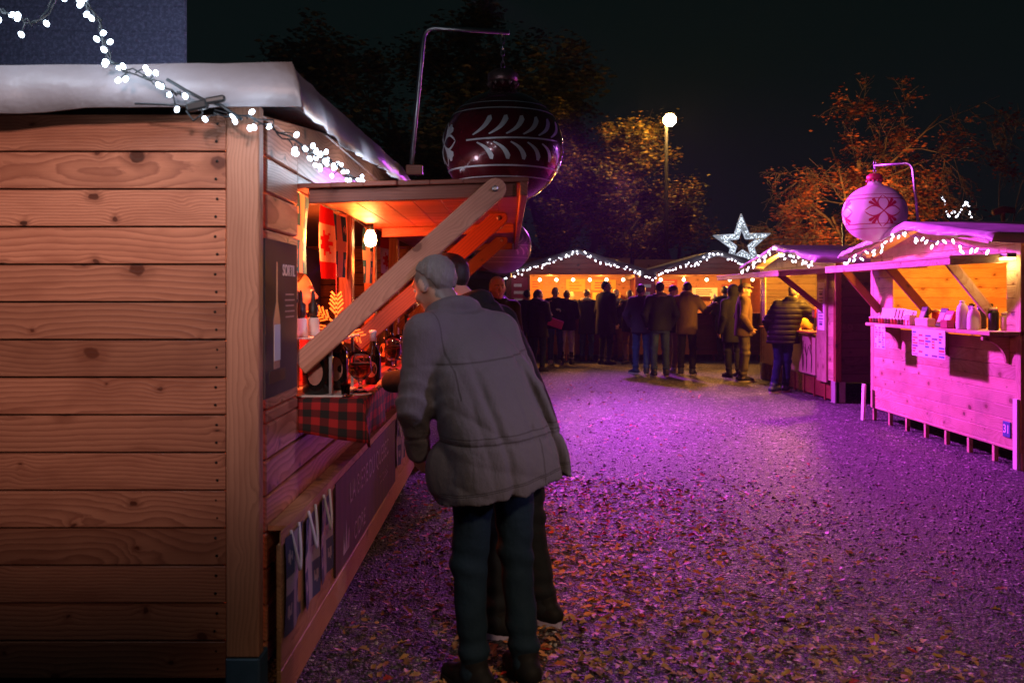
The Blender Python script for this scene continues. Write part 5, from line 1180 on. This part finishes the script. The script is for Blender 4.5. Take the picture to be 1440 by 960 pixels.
board('red poster at the left of the far orange stall', TA, .62, .95, 1.68, 1.95, yb, ORANGE_P, RED); board('yellow poster in the middle of the far orange stall', TA, 1.55, 2.05, 1.62, 1.95, yb, YEL, ORANGE_P); board('yellow sign over the pale cabinet in the far orange stall', TA, 2.2, 2.85, 1.65, 1.93, yb, YEL, RED)
board('crimson menu board left of the far orange hatch', TA, .12, .5, 1.25, 1.95, -.012, MAGENTA_P, PAPER, 'menu board', 'menu_board'); board('crimson menu board between the two far hatches', TB, -.28, .16, 1.2, 1.95, -.012, MAGENTA_P, PAPER, 'menu board', 'menu_board')
board('red poster inside the stall below the star', TB, .72, 1.15, 1.72, 1.94, yb, RED, PAPER); board('pale notice with a dark picture inside the stall below the star', TB, 1.45, 2.1, 1.5, 1.72, yb-.4, PAPER, BLACK); board('dark red poster at the right of the stall below the star', TB, 2.3, 2.6, 1.55, 1.8, yb, MAGENTA_P, PAPER)
root = thing('pale_cabinet', TA @ Vector((2.5, 2., 0)), 'pale cabinet with glass front inside the far orange stall', 'cabinet'); m = MB(TA); m.box((2.18, 1.75, .2), (2.9, 2.2, 1.6)); m.build('body', YEL, root, bevel=.01); m = MB(TA); m.box((2.26, 1.74, .9), (2.82, 1.7485, 1.52)); m.build('door', plain('cabinet_glass', (.2, .14, .08), .2), root)
root = thing('cone_tree', TA @ Vector((1.45, .1, 1.13)), 'yellow cone shaped ornament tree on the far orange counter', 'ornament'); m = MB(TA); m.lathe([(.13, 0), (.11, .04), (.02, .42), (.002, .46)], (1.45, .1, 1.13), 16); m.build('cone', YEL, root, True); m = MB(TA); m.lathe([(.05, -.0), (.05, .012)], (1.45, .1, 1.121), 12); m.build('foot', W_RED, root)
for T, xs, g, nm in ((TA, (.7, .85, 1.05, 1.2, 1.75, 1.9), 'bottles on the far orange counter', 'small bottle standing on the far orange counter'), (TB, (.5, .62, 1.3, 1.5, 1.65, 1.8, 1.9), 'bottles on the counter below the star', 'small bottle standing on the counter below the star')):
    for x in xs:
        root = thing('counter_bottle', T @ Vector((x, .0, 1.12)), nm, 'bottle', g); m = MB(T); h = random.uniform(.2, .32); m.lathe([(.04, 0), (.042, .02), (.042, h*.55), (.016, h*.75), (.016, h)], (x, 0, 1.121), 10); m.build('glass', random.choice((DGLASS, KRAFT, FOAM, ORANGE_P)), root, True); m = MB(T); m.lathe([(.019, h-.01), (.019, h+.012)], (x, 0, 1.121), 8); m.build('cap', random.choice((RED, FOIL)), root, True)
root = thing('santa_figure', TB @ Vector((1.55, .05, 1.13)), 'little red and white santa style doll on the counter below the star', 'doll'); c = TB @ Vector((1.56, -.06, 1.12)); m = MB(); m.lathe([(.10, 0), (.11, .05), (.09, .14), (.05, .2), (.02, .22)], c, 14); m.build('body', RED, root, True)
m = MB(); m.lathe([(.01, .19), (.05, .22), (.06, .27), (.04, .31), (.01, .33)], c, 12); m.build('face', plain('doll_skin', (.6, .35, .22), .6), root, True); m = MB(); m.lathe([(.085, .30), (.09, .33), (.07, .36), (.04, .42), (.005, .46)], c, 12); m.build('hat', FOAM, root, True); m = MB(); m.lathe([(.075, .14), (.08, .17), (.06, .22)], c, 12); m.build('beard', FOAM, root, True)
# ------------------------------------------------------------------ trees
def bark(n, c): return plain(n, c, .85, 0., .35, 12., .6, .02)
def tree(label, base, H, spread, depth, leafn, leafm, barkm, trunk_r, seed, leafsz=.1, droop=0., top_lean=0., leaf_lo=.25, nm='tree', group='trees behind the stalls', twig=1., split=(2, 4), lowest=.25):
    R = random.Random(seed); root = thing(nm, base, label, 'tree', group); base = Vector(base); tips = []; mb = MB(); finemb = MB()
    def grow(p, d, L, r, lev):
        n = 5; pts = [p]; rs = [r]; q = p.copy(); dd = d.copy()
        for i in range(n):
            dd = (dd+Vector((R.gauss(0, .13), R.gauss(0, .13), R.gauss(0, .10)+(.05 if lev < 2 else -droop*.25)))).normalized(); q = q+dd*L/n; pts.append(q.copy()); rs.append(r*(1-.6*(i+1)/n))
        (mb if lev < 2 else finemb).tube(pts, rs, 8 if lev == 0 else (5 if lev == 1 else 3), caps=False)
        if lev >= depth-2:
            for t in range(2, n+1): tips.append((pts[t], dd.copy(), lev))
        if lev < depth:
            k = R.randint(*split)+(4 if lev == 0 else 0)
            for i in range(k):
                t = R.uniform(lowest if lev == 0 else .25, 1.); j = min(n, max(1, int(t*n))); a = R.uniform(0, 6.28); el = R.uniform(.35, 1.0)
                o = dd.orthogonal().normalized(); o = (Matrix.Rotation(a, 3, dd) @ o); nd = (dd*math.cos(el)+o*math.sin(el)*spread).normalized(); nd.z += .12 if lev < 1 else -droop*.5
                grow(pts[j], nd.normalized(), L*R.uniform(.42, .68), max(.009, rs[j]*.6*twig), lev+1)
    grow(base, Vector((top_lean, 0, 1)), H*.62, trunk_r, 0)
    mb.build('trunk', barkm, root, True); 
    if finemb.v: finemb.build('branches', barkm, root, True)
    if leafn:
        vs, fs, fm = [], [], []; cl = [tips[R.randrange(len(tips))] for _ in range(max(10, leafn//9))]
        for i in range(leafn):
            p, d, lev = cl[R.randrange(len(cl))]; sg = leafsz*2.2; c = p+Vector((R.gauss(0, sg), R.gauss(0, sg), R.gauss(0, sg*.8)))
            s = leafsz*R.uniform(.6, 1.3); M = Matrix.Rotation(R.uniform(0, 6.28), 3, 'Z') @ Matrix.Rotation(R.gauss(0, .9), 3, 'X'); k = len(vs)
            vs += [tuple(c+M @ Vector(v)) for v in ((-s, 0, 0), (-.1*s, -.42*s, .1*s), (s, 0, -.05*s), (-.1*s, .42*s, .1*s))]; fs.append((k, k+1, k+2, k+3)); fm.append(R.randrange(len(leafm)))
        link_mesh('foliage', vs, fs, leafm, root, False, fm)
    return root
def lf(n, c): 
    b = NB(n); nz = b.noise(b.pos(), 3., 3); return b.bsdf(b.mix(nz, tuple(k*.6 for k in c), tuple(k*1.3 for k in c)), .55)
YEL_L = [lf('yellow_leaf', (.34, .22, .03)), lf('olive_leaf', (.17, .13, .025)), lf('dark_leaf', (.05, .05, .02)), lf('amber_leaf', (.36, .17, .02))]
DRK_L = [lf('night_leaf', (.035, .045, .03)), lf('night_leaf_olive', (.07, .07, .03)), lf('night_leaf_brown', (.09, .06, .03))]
ORG_L = [lf('orange_leaf', (.5, .14, .025)), lf('rust_leaf', (.36, .08, .02))]
BK = bark('dark_bark', (.06, .045, .035)); BKL = bark('pale_bark', (.26, .18, .12))
tree('tall yellow leaved tree lit by the street lamp', (2.1, 26.4, 0), 8.8, .85, 4, 22000, YEL_L, BK, .18, 3, .075, lowest=.15)
tree('broad olive tree in half light between the red bauble and the street lamp', (1.3, 28.2, 0), 8.6, 1.0, 4, 22000, YEL_L[1:3]+YEL_L[:1], BK, .18, 31, .08, lowest=.12)
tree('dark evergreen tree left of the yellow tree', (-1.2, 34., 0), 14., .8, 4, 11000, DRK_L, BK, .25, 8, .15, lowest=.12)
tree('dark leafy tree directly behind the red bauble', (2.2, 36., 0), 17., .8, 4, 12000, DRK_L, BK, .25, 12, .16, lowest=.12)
tree('bluish dark tree right of the street lamp', (6.0, 29., 0), 7.0, 1.0, 4, 14000, DRK_L+YEL_L[1:2], BK, .2, 5, .085, lowest=.1)
tree('bare branched tree with orange leaves behind the yellow stall', (9.1, 23.5, 0), 8.2, 1.0, 5, 11000, ORG_L, BKL, .13, 6, .06, .3, split=(4, 5), twig=.95, lowest=.2)
tree('pale twiggy bush beside the lit star', (7.3, 24.5, 0), 4.4, 1.15, 5, 260, ORG_L, BKL, .06, 9, .05, .25, split=(4, 5), twig=.9, lowest=.05)
tree('small bare tree at the far right behind the pink stall', (13.6, 24., 0), 6.2, .8, 5, 60, ORG_L, BKL, .08, 15, .06, .0, split=(2, 3), twig=.9)
tree('dark bare tree farther right near the zigzag lights', (12.2, 27.5, 0), 6.5, .9, 4, 500, DRK_L, BK, .09, 17, .08, .1)
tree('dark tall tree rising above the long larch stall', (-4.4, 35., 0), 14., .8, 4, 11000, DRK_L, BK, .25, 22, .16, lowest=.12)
def coat_cloth():
    b = NB('taupe_coat'); p = b.obj(); x, y, z = b.sep(p); col = (.140, .122, .140)
    w = b.noise(p, 750., 1, .5); f2 = b.noise(b.comb(x, y, b.math('MULTIPLY', z, .5)), 26., 4, .6); bl = b.noise(p, 3.5, 4, .6)
    c = b.mix(bl, tuple(k*.82 for k in col), tuple(k*1.16 for k in col)); c = b.mix(b.math('MULTIPLY', w, .4), c, tuple(k*.5 for k in col))
    def line(val, at_, wd): return b.math('SUBTRACT', 1., b.smooth(b.math('ABSOLUTE', b.math('SUBTRACT', val, at_)), wd*.4, wd))
    zx = b.math('MULTIPLY_ADD', x, -.10, z); hemz = b.math('MULTIPLY_ADD', y, .10, b.math('MULTIPLY_ADD', x, -.19, z)); arm = b.math('LESS_THAN', b.math('ABSOLUTE', x), .235)
    ls = line(zx, 1.01, .0045)
    for v_, a_, wd in ((zx, 1.035, .003), (zx, 1.315, .0045), (hemz, .835, .003), (hemz, .828, .0025)): ls = b.math('MAXIMUM', ls, line(v_, a_, wd))
    ls = b.math('MULTIPLY', ls, arm); vent = b.math('MULTIPLY', line(x, .075, .004), b.math('LESS_THAN', z, 1.01)); ls = b.math('MAXIMUM', ls, b.math('MULTIPLY', vent, b.math('LESS_THAN', y, 0.)))
    sl = b.math('MAXIMUM', line(b.math('ABSOLUTE', x), .205, .004), 0.); ls = b.math('MAXIMUM', ls, b.math('MULTIPLY', sl, b.math('GREATER_THAN', z, 1.16)))
    c = b.mix(b.math('MULTIPLY', ls, .6), c, (.05, .04, .038))
    n = b.bump(f2, .6, .014); n = b.bump(b.math('SUBTRACT', 1., ls), .5, .004, n); n = b.bump(w, .25, .0015, n)
    return b.bsdf(c, .78, n, 0., **{'Specular IOR Level': .3})
# ------------------------------------------------------------------ the people
fc = lambda n, c, **k: fabric(n, c, **k)
COATG = coat_cloth(); JEAN_D = fabric('dark_jeans', (.009, .024, .042), 900., .5, 9., .85, .3); BLACKF = fabric('black_wool', (.012, .012, .013), 600., .4, 8.); BLACKT = fabric('black_trousers', (.012, .013, .016), 700., .4, 9.)
JEAN = fabric('blue_jeans', (.035, .075, .19), 800., .5, 9., .85, .45); NAVY = fabric('navy_jacket', (.014, .02, .034), 600., .4, 8.); PLUM = fabric('plum_jacket', (.06, .045, .075), 600., .4, 8.); BROWN = fabric('brown_jacket', (.10, .062, .042), 600., .5, 8.); TAN = fabric('tan_trousers', (.30, .20, .12), 700., .5, 9.)
OLIVE = fabric('tan_parka', (.12, .075, .045), 600., .5, 8.); WHITEF = fabric('white_leggings', (.62, .58, .64), 700., .3, 9., .8, .06); FUR = plain('pink_fur', (.42, .27, .36), .9, 0., .4, 90., .9, .02); GREYF = fabric('grey_scarf', (.24, .22, .26), 300., .5, 20.); KHAKI = fabric('rust_trousers', (.26, .11, .045), 700., .4, 9.)
PUFF = plain('quilted_nylon', (.014, .012, .012), .6, 0., .2, 25., .3, .004, spec=.2); REDF = fabric('red_sweater', (.34, .02, .025), 400., .4, 9.); SHOE = plain('black_shoe', (.010, .009, .009), .7, spec=.2); SHOEW = plain('white_shoe', (.5, .46, .46), .5); SOLE = plain('lilac_sole', (.42, .34, .50), .6); SOLEW = plain('white_sole', (.55, .5, .5), .6); SHOEN = plain('navy_shoe', (.02, .03, .06), .5)
CAPF = fabric('tweed_cap', (.16, .13, .12), 300., .3, 20.)
rd = math.radians
def gp(px, py): g_ = ground_at(px, py); return (g_.x, g_.y)
# front man: stooped over the counter, hand in his coat pocket
def pocketflap(co):
    m = MB(); c = Vector((-.30, -.02, .87))
def man_folds(x, y, z):
    back = np.clip(-y*14+.2, 0, 1); g = 0; w = fnoise(x*7, y*5, z*4)
    for x0, sl, dep, wd, ph in ((.115, -.17, .030, .016, 0), (-.10, .03, .015, .014, 2.), (.20, -.3, .014, .016, 4.)):
        q = x-(x0+sl*(z-1.25)+.016*np.sin(z*7+ph)); up = np.clip((1.37-z)/.2, 0, 1); g = g+dep*np.exp(-(q/wd)**2)*up-dep*.6*np.exp(-((q-.045)/.028)**2)*up
    ph = x*30-(z-1.3)*x*26+w*2.2; am = np.clip((1.38-z)/.25, 0, 1)*np.clip((z-.72)/.3, .35, 1)
    fl = .0085*am*((1-np.abs(np.sin(ph)))**1.6-.3)
    dg = .007*((1-np.abs(np.sin((z+x*.9+.05*w)*24)))**2-.3)*np.exp(-((z-1.04)/.09)**2)+.008*((1-np.abs(np.sin((z-x*.75)*26+w)))**2-.3)*np.exp(-((z-1.30)/.09)**2)+.006*((1-np.abs(np.sin((z+x*.5)*30+w*2)))**2-.3)*np.exp(-((z-.86)/.08)**2)
    return (g+dg)*back+fl
man = person('man in a loose taupe coat and dark jeans stooping over the near counter', (-.055, 3.50), rd(35), 1.71, lean=(.17, -.05), head=(rd(16), rd(-24)), headfwd=.07, arms=(((-.055, -.02, -.28), (.02, .08, -.48), 'pocket'), 'pocket'), coat=COATG, hem=.72,
    coat_secs=[(.66, .03, -.03, .265, .225), (.80, .03, -.035, .258, .215), (.95, .02, -.03, .245, .20), (1.10, .01, -.03, .235, .19), (1.25, .01, -.03, .222, .175), (1.36, .01, -.02, .188, .145), (1.43, .005, -.01, .13, .105), (1.48, 0, .0, .10, .09)],
    bulges=(((-.185, .10, .86), (.066, .085, .115)),), zlo=lambda x, y: .80+.19*x-.10*y, trousers=JEAN_D, shoes=SHOE, hair='grey', hairstyle='balding', vox=.0075, hvox=.006, foldamp=.004, crease=3., collar=True, armr=1.0, seam=((1.0, .0055), (1.30, .003), (.775, .003)), feet=(((-.10, .02), -.15), ((.12, -.02), .2)), mod=man_folds)
sec = person('man in a black coat and black trousers beside the stooping man in taupe', (.035, 4.08), rd(62), 1.74, lean=(.18, -.02), head=(rd(5), rd(-14)), headfwd=.06, arms=('counter', 'pocket'), coat=BLACKF, hem=.70, cw=1.14, trousers=BLACKT, shoes=SHOE, sole=SOLE, hair='dark', hairstyle='short', vox=.011, collar=True, feet=(((-.12, .06), -.1), ((.13, -.06), .25)), foldamp=.005)
person('white haired man glancing back between the black coat and the far stalls', (-.12, 9.2), rd(205), 1.74, head=(rd(-8), 0), arms=('down', 'front'), coat=BLACKF, trousers=BLACKT, shoes=SHOE, hair='white', hairstyle='short', vox=.014, hvox=.008, collar=True)
V1 = person('vendor in dark red seen in profile inside the near hatch', (-1.165, 4.80), rd(-75), 1.68, arms=('front', 'front'), coat=REDF, hem=.85, trousers=BLACKT, shoes=SHOE, hair='brown', vox=.014, hvox=.008)
# the crowd at the far stalls
person('woman in a dark coat with a pink fur hood holding a crimson pouch', gp(757, 522), rd(-35), 1.66, head=(rd(-20), 0), arms=('down', 'front'), coat=BLACKF, hem=.72, trousers=JEAN_D, shoes=SHOE, hair='brown', hairstyle='bob', hood='down', scarf=(FUR, .055, 'fur_hood'), skirt=True)
person('dark haired person in a blue black coat left of the fur hood', gp(741, 516), rd(10), 1.66, coat=NAVY, trousers=JEAN_D, shoes=SHOE, hair='dark')
person('dark haired man facing the path beside the woman in white leggings', gp(781, 512), rd(172), 1.72, head=(rd(8), rd(-8)), arms=('front', 'high'), coat=BLACKF, trousers=JEAN, shoes=SHOEW, hair='dark', hvox=.011)
person('woman in white leggings and dark boots with a black coat', gp(797, 512), rd(-10), 1.66, arms=('front', 'front'), coat=BLACKF, hem=.80, trousers=WHITEF, shoes=SHOE, boots=True, hair='fair', hairstyle='bun', cw=1.05)
person('fair haired person in a black coat facing the far orange counter', gp(825, 508), rd(-20), 1.68, arms=('front', 'front'), coat=BLACKF, hem=.66, trousers=JEAN, shoes=SHOE, hair='fair', scarf=(plain('cream_scarf', (.55, .45, .3), .9), .04, 'scarf'))
person('tall man in black turning his face right before the orange stall', gp(852, 512), rd(-55), 1.86, head=(rd(-40), 0), coat=BLACKF, hem=.62, trousers=BLACKT, shoes=SHOE, hair='dark', cw=1.12, hvox=.011)
person('dark haired woman facing the path in front of the orange stall', gp(866, 508), rd(178), 1.68, coat=BLACKF, trousers=KHAKI, shoes=SHOE, hair='dark', hairstyle='bob', scarf=(GREYF, .045, 'scarf'), hvox=.011)
person('short haired woman in a black coat and rust trousers', gp(886, 512), rd(150), 1.66, head=(rd(20), 0), arms=('front', 'high'), coat=BLACKF, hem=.76, trousers=KHAKI, shoes=SHOE, hair='brown', hairstyle='bob')
person('man in a plum jacket and blue jeans with white soled trainers', gp(902, 526), rd(-15), 1.76, head=(rd(-25), 0), arms=('pocket', 'front'), coat=PLUM, trousers=JEAN, shoes=SHOEN, sole=SOLEW, hair='brown', feet=(((-.12, .1), -.9), ((.1, -.02), .0)))
person('man in a navy jacket and faded jeans seen squarely from behind', gp(928, 529), rd(0), 1.80, arms=('pocket', 'pocket'), coat=NAVY, hem=.84, trousers=JEAN, shoes=SHOEN, sole=SOLEW, hair='dark', cw=1.06, scarf=(GREYF, .03, 'collar'))
person('young man bending his head in tan trousers behind the brown jacket', gp(946, 524), rd(-70), 1.74, head=(0, rd(-30)), arms=('front', 'front'), coat=BLACKF, trousers=TAN, shoes=SHOEW, hair='brown')
person('man in a brown jacket reaching an elbow towards the star stall', gp(966, 527), rd(-25), 1.80, head=(rd(20), rd(-10)), arms=('front', ((.16, .06, -.22), (.26, .26, -.10), 'reach')), coat=BROWN, hem=.76, trousers=BLACKT, shoes=SHOEN, sole=SOLEW, hair='dark', collar=True)
person('dark figure facing the counter below the star', gp(1019, 508), rd(5), 1.76, arms=('front', 'front'), coat=BLACKF, hem=.7, trousers=BLACKT, shoes=SHOE, hair='dark', cw=1.1)
person('hooded dark figure close to the man in the peaked cap', gp(1031, 530), rd(20), 1.72, coat=BLACKF, hem=.66, trousers=BLACKT, shoes=SHOE, hair='dark', hood='up', cw=1.08, face=False)
person('man in a peaked cap and tan parka looking along the path with hands in pockets', gp(1046, 536), rd(-95), 1.76, head=(rd(-25), 0), arms=('pocket', 'pocket'), coat=OLIVE, hem=.80, trousers=fabric('olive_trousers', (.12, .10, .07), 700., .4, 9.), shoes=SHOE, sole=SOLEW, hair='brown', cap=(CAPF, 'peak'), hvox=.010, vox=.014)
puf = person('stout man in a black quilted jacket and flat cap leaning on the yellow counter', gp(1101, 551), rd(-28), 1.69, lean=(.06, .10), head=(rd(-8), rd(-12)), arms=(((-.16, -.02, -.26), (-.10, .10, -.50), 'down'), ((.20, .06, -.20), (.32, .26, -.34), 'counter')), coat=PUFF, hem=.80, cw=1.26, trousers=fabric('navy_trousers', (.014, .03, .085), 700., .4, 9.), shoes=SHOEN, sole=SOLEW, hair='grey', cap=(CAPF, 'flat'), quilt=.085, vox=.011, armr=1.3, collar=True, feet=(((-.12, -.16), .5), ((.03, .06), .1)), knees=((-.07, -.02, .5), (.06, .04, .5)))
person('vendor in a crimson top behind the yellow stall counter', (5.35, 15.0), rd(100), 1.66, arms=('front', 'front'), coat=fabric('crimson_top', (.4, .03, .08), 400., .4, 9.), trousers=BLACKT, shoes=SHOE, hair='brown', hairstyle='long')
person('vendor with tied hair behind the far orange counter', (1.55, 21.9), rd(180), 1.66, arms=('front', 'front'), coat=BLACKF, trousers=BLACKT, shoes=SHOE, hair='brown', hairstyle='bun')
person('vendor in a light top behind the counter below the star', (3.75, 21.9), rd(175), 1.72, arms=('front', 'high'), coat=plain('yellow_fleece', (.5, .3, .12), .9, 0., .2, 30.), trousers=BLACKT, shoes=SHOE, hair='fair')
pp = at(783, 455, 17.9); root = thing('crimson_pouch', tuple(pp), 'flat crimson pouch held by the woman with the fur hood', 'pouch'); m = MB(); m.bar(pp+Vector((-.17, 0, .06)), pp+Vector((.12, 0, -.04)), (0, 0, 1), .17, .035); m.build('pouch', plain('crimson_leather', (.5, .03, .10), .5), root, bevel=.012); m = MB(); m.tube([tuple(pp+Vector((-.13, 0, .14))), tuple(pp+Vector((-.3, .05, .3)))], .01, 6); m.build('strap', RED, root, True)
# ------------------------------------------------------------------ light, camera
W = bpy.data.worlds.new('World'); SC.world = W; W.use_nodes = True
bg = W.node_tree.nodes['Background']; bg.inputs[0].default_value = (.0040, .0085, .0088, 1); bg.inputs[1].default_value = .55
MAG = (.95, .05, .9)
spot('purple_flood', (.05, 12.4, 3.75), (4.4, 9.3, .6), MAG, 2100, 80, .8, .3)
spot('path_flood', (.0, 12.8, 3.9), (3.1, 10.3, 0), (.66, .075, 1.), 4900, 99, 1., .15)
spot('far_fill', (2.6, 20.3, 4.3), (2.4, 13.0, 0), (.68, .08, 1.), 2000, 72, 1., .2)  # added fill: purple ground before the crowd, no known flood there
spot('bauble_fill', (-.35, 7.0, 3.95), tuple(wc_), (1., .22, .9), 620, 24, .8, .1)  # added narrow fill brightening the white bauble from its near side
spot('violet_flood', (4.3, 8.6, 2.75), (-1.2, 4.4, 1.2), (.55, .16, 1.), 90, 90, .9, .15)
spot('lilac_fill', (4.6, .6, 3.4), (-.1, 3.6, 1.38), (.68, .54, 1.), 500, 19, 1., .2)  # added fill tinting the back of the taupe coat lilac, no known source
spot('facade_lamp', (-.6, -3.0, 3.6), (-1.5, 3.1, 2.02), (1., .66, .60), 1000, 27, 1., .25)
spot('leaf_lamp', (3.1, -3.0, 5.4), (1.0, 3.7, 0), (1., .68, .44), 1150, 30, 1., .3)  # added warm fill for the foreground leaves, aimed clear of the wall
spot('crowd_fill', (-.3, 12.3, 3.6), (1.9, 17.4, .3), (.48, .38, 1.), 420, 21, .8, .2)  # added violet fill so the crowd's legs show, no real fixture
spot('tree_fill', (8.2, 19.4, 1.9), (8.9, 23.5, 5.2), (1., .42, .10), 1000, 80, .9, .2)  # added orange uplight hidden behind the stalls to brighten the tree
point('bulb_light', tuple(bp+Vector((-.06, -.02, -.16))), (1., .13, .018), 60, .07)
point('hatch_light', (-1.02, 4.25, 1.80), (1., .13, .03), 95, .06)
for p, e in (((-1.70, 2.76, 2.52), 3.6), ((-1.25, 2.74, 2.36), 3.6), ((-.86, 2.74, 2.13), 2.6), ((-.64, 3.5, 2.12), 2.), ((-.64, 4.6, 2.15), 2.4), ((-.64, 5.6, 2.18), 2.4)): point('string_glow', p, (.74, .84, 1.), e, .05)
for p in ((1.0, 21.2, 1.95), (2.2, 21.2, 1.95)): point('stall_glow', p, (1., .36, .05), 210, .06)
for p in ((4.2, 21.2, 1.95), (5.4, 21.2, 1.95)): point('stall_glow', p, (1., .38, .06), 160, .06)
for p in ((1.6, 19.9, 2.35), (4.8, 19.9, 2.35)): point('gable_glow', p, (.8, .85, 1.), 5, .2)
spot('yellow_spot', (4.74, 14.5, 1.84), (6.6, 14.5, 1.15), (1., .46, .05), 700, 165, .5, .08); point('yellow_glow', (4.76, 13.7, 1.95), (1., .40, .035), 230, .03); point('yellow_glow', (4.76, 15.3, 1.95), (1., .40, .035), 230, .03)
point('orange_glow', (5.4, 9.4, 1.85), (1., .29, .02), 210, .06); point('awning_lamp', (4.38, 7.93, 1.79), (1., .6, .2), 5, .04)
point('star_glow', tuple(at(1043, 343, 22.2)), (.75, .85, 1.), 12, .4)
spot('building_fill', (-3.2, 8.5, 3.2), (-4.6, 11.0, 4.6), (.45, .52, 1.), 170, 80, .8, .2)  # added bluish fill on the stone wall, no actual lamp
hz = MB(); hz.box((-34, -14, -1), (34, 64, 21)); hb = NB('haze'); pv_ = hb.node('ShaderNodeVolumePrincipled', {'Color': (.8, .85, .9), 'Density': .0006, 'Anisotropy': .0}); hb.t.links.new(pv_.outputs[0], hb.out.inputs[1])
tag(hz.build('haze', hb.m, loc=(0, 0, 0)), kind='stuff')
cam = bpy.data.cameras.new('camera'); co = bpy.data.objects.new('camera', cam); COL.objects.link(co)
co.location = (0, 0, HZ); co.rotation_euler = (PI/2, 0, 0); cam.lens = F/1440*36; cam.sensor_width = 36
cam.shift_x = (720-VX)/1440; cam.shift_y = (VY-480)/1440; cam.clip_end = 400; cam.clip_start = .05
cam.dof.use_dof = True; cam.dof.focus_distance = 6.5; cam.dof.aperture_fstop = 3.6
SC.camera = co
SC.view_settings.view_transform = 'Standard'; SC.view_settings.look = 'None'; SC.view_settings.exposure = 0; SC.view_settings.gamma = 1
SC.cycles.max_bounces = 6; SC.cycles.volume_bounces = 0; SC.cycles.diffuse_bounces = 3; SC.cycles.glossy_bounces = 3; SC.cycles.transmission_bounces = 6; SC.cycles.sample_clamp_indirect = 2.; SC.cycles.sample_clamp_direct = 0
SC.cycles.use_denoising = True; SC.cycles.use_light_tree = True; SC.cycles.caustics_reflective = False; SC.cycles.caustics_refractive = False
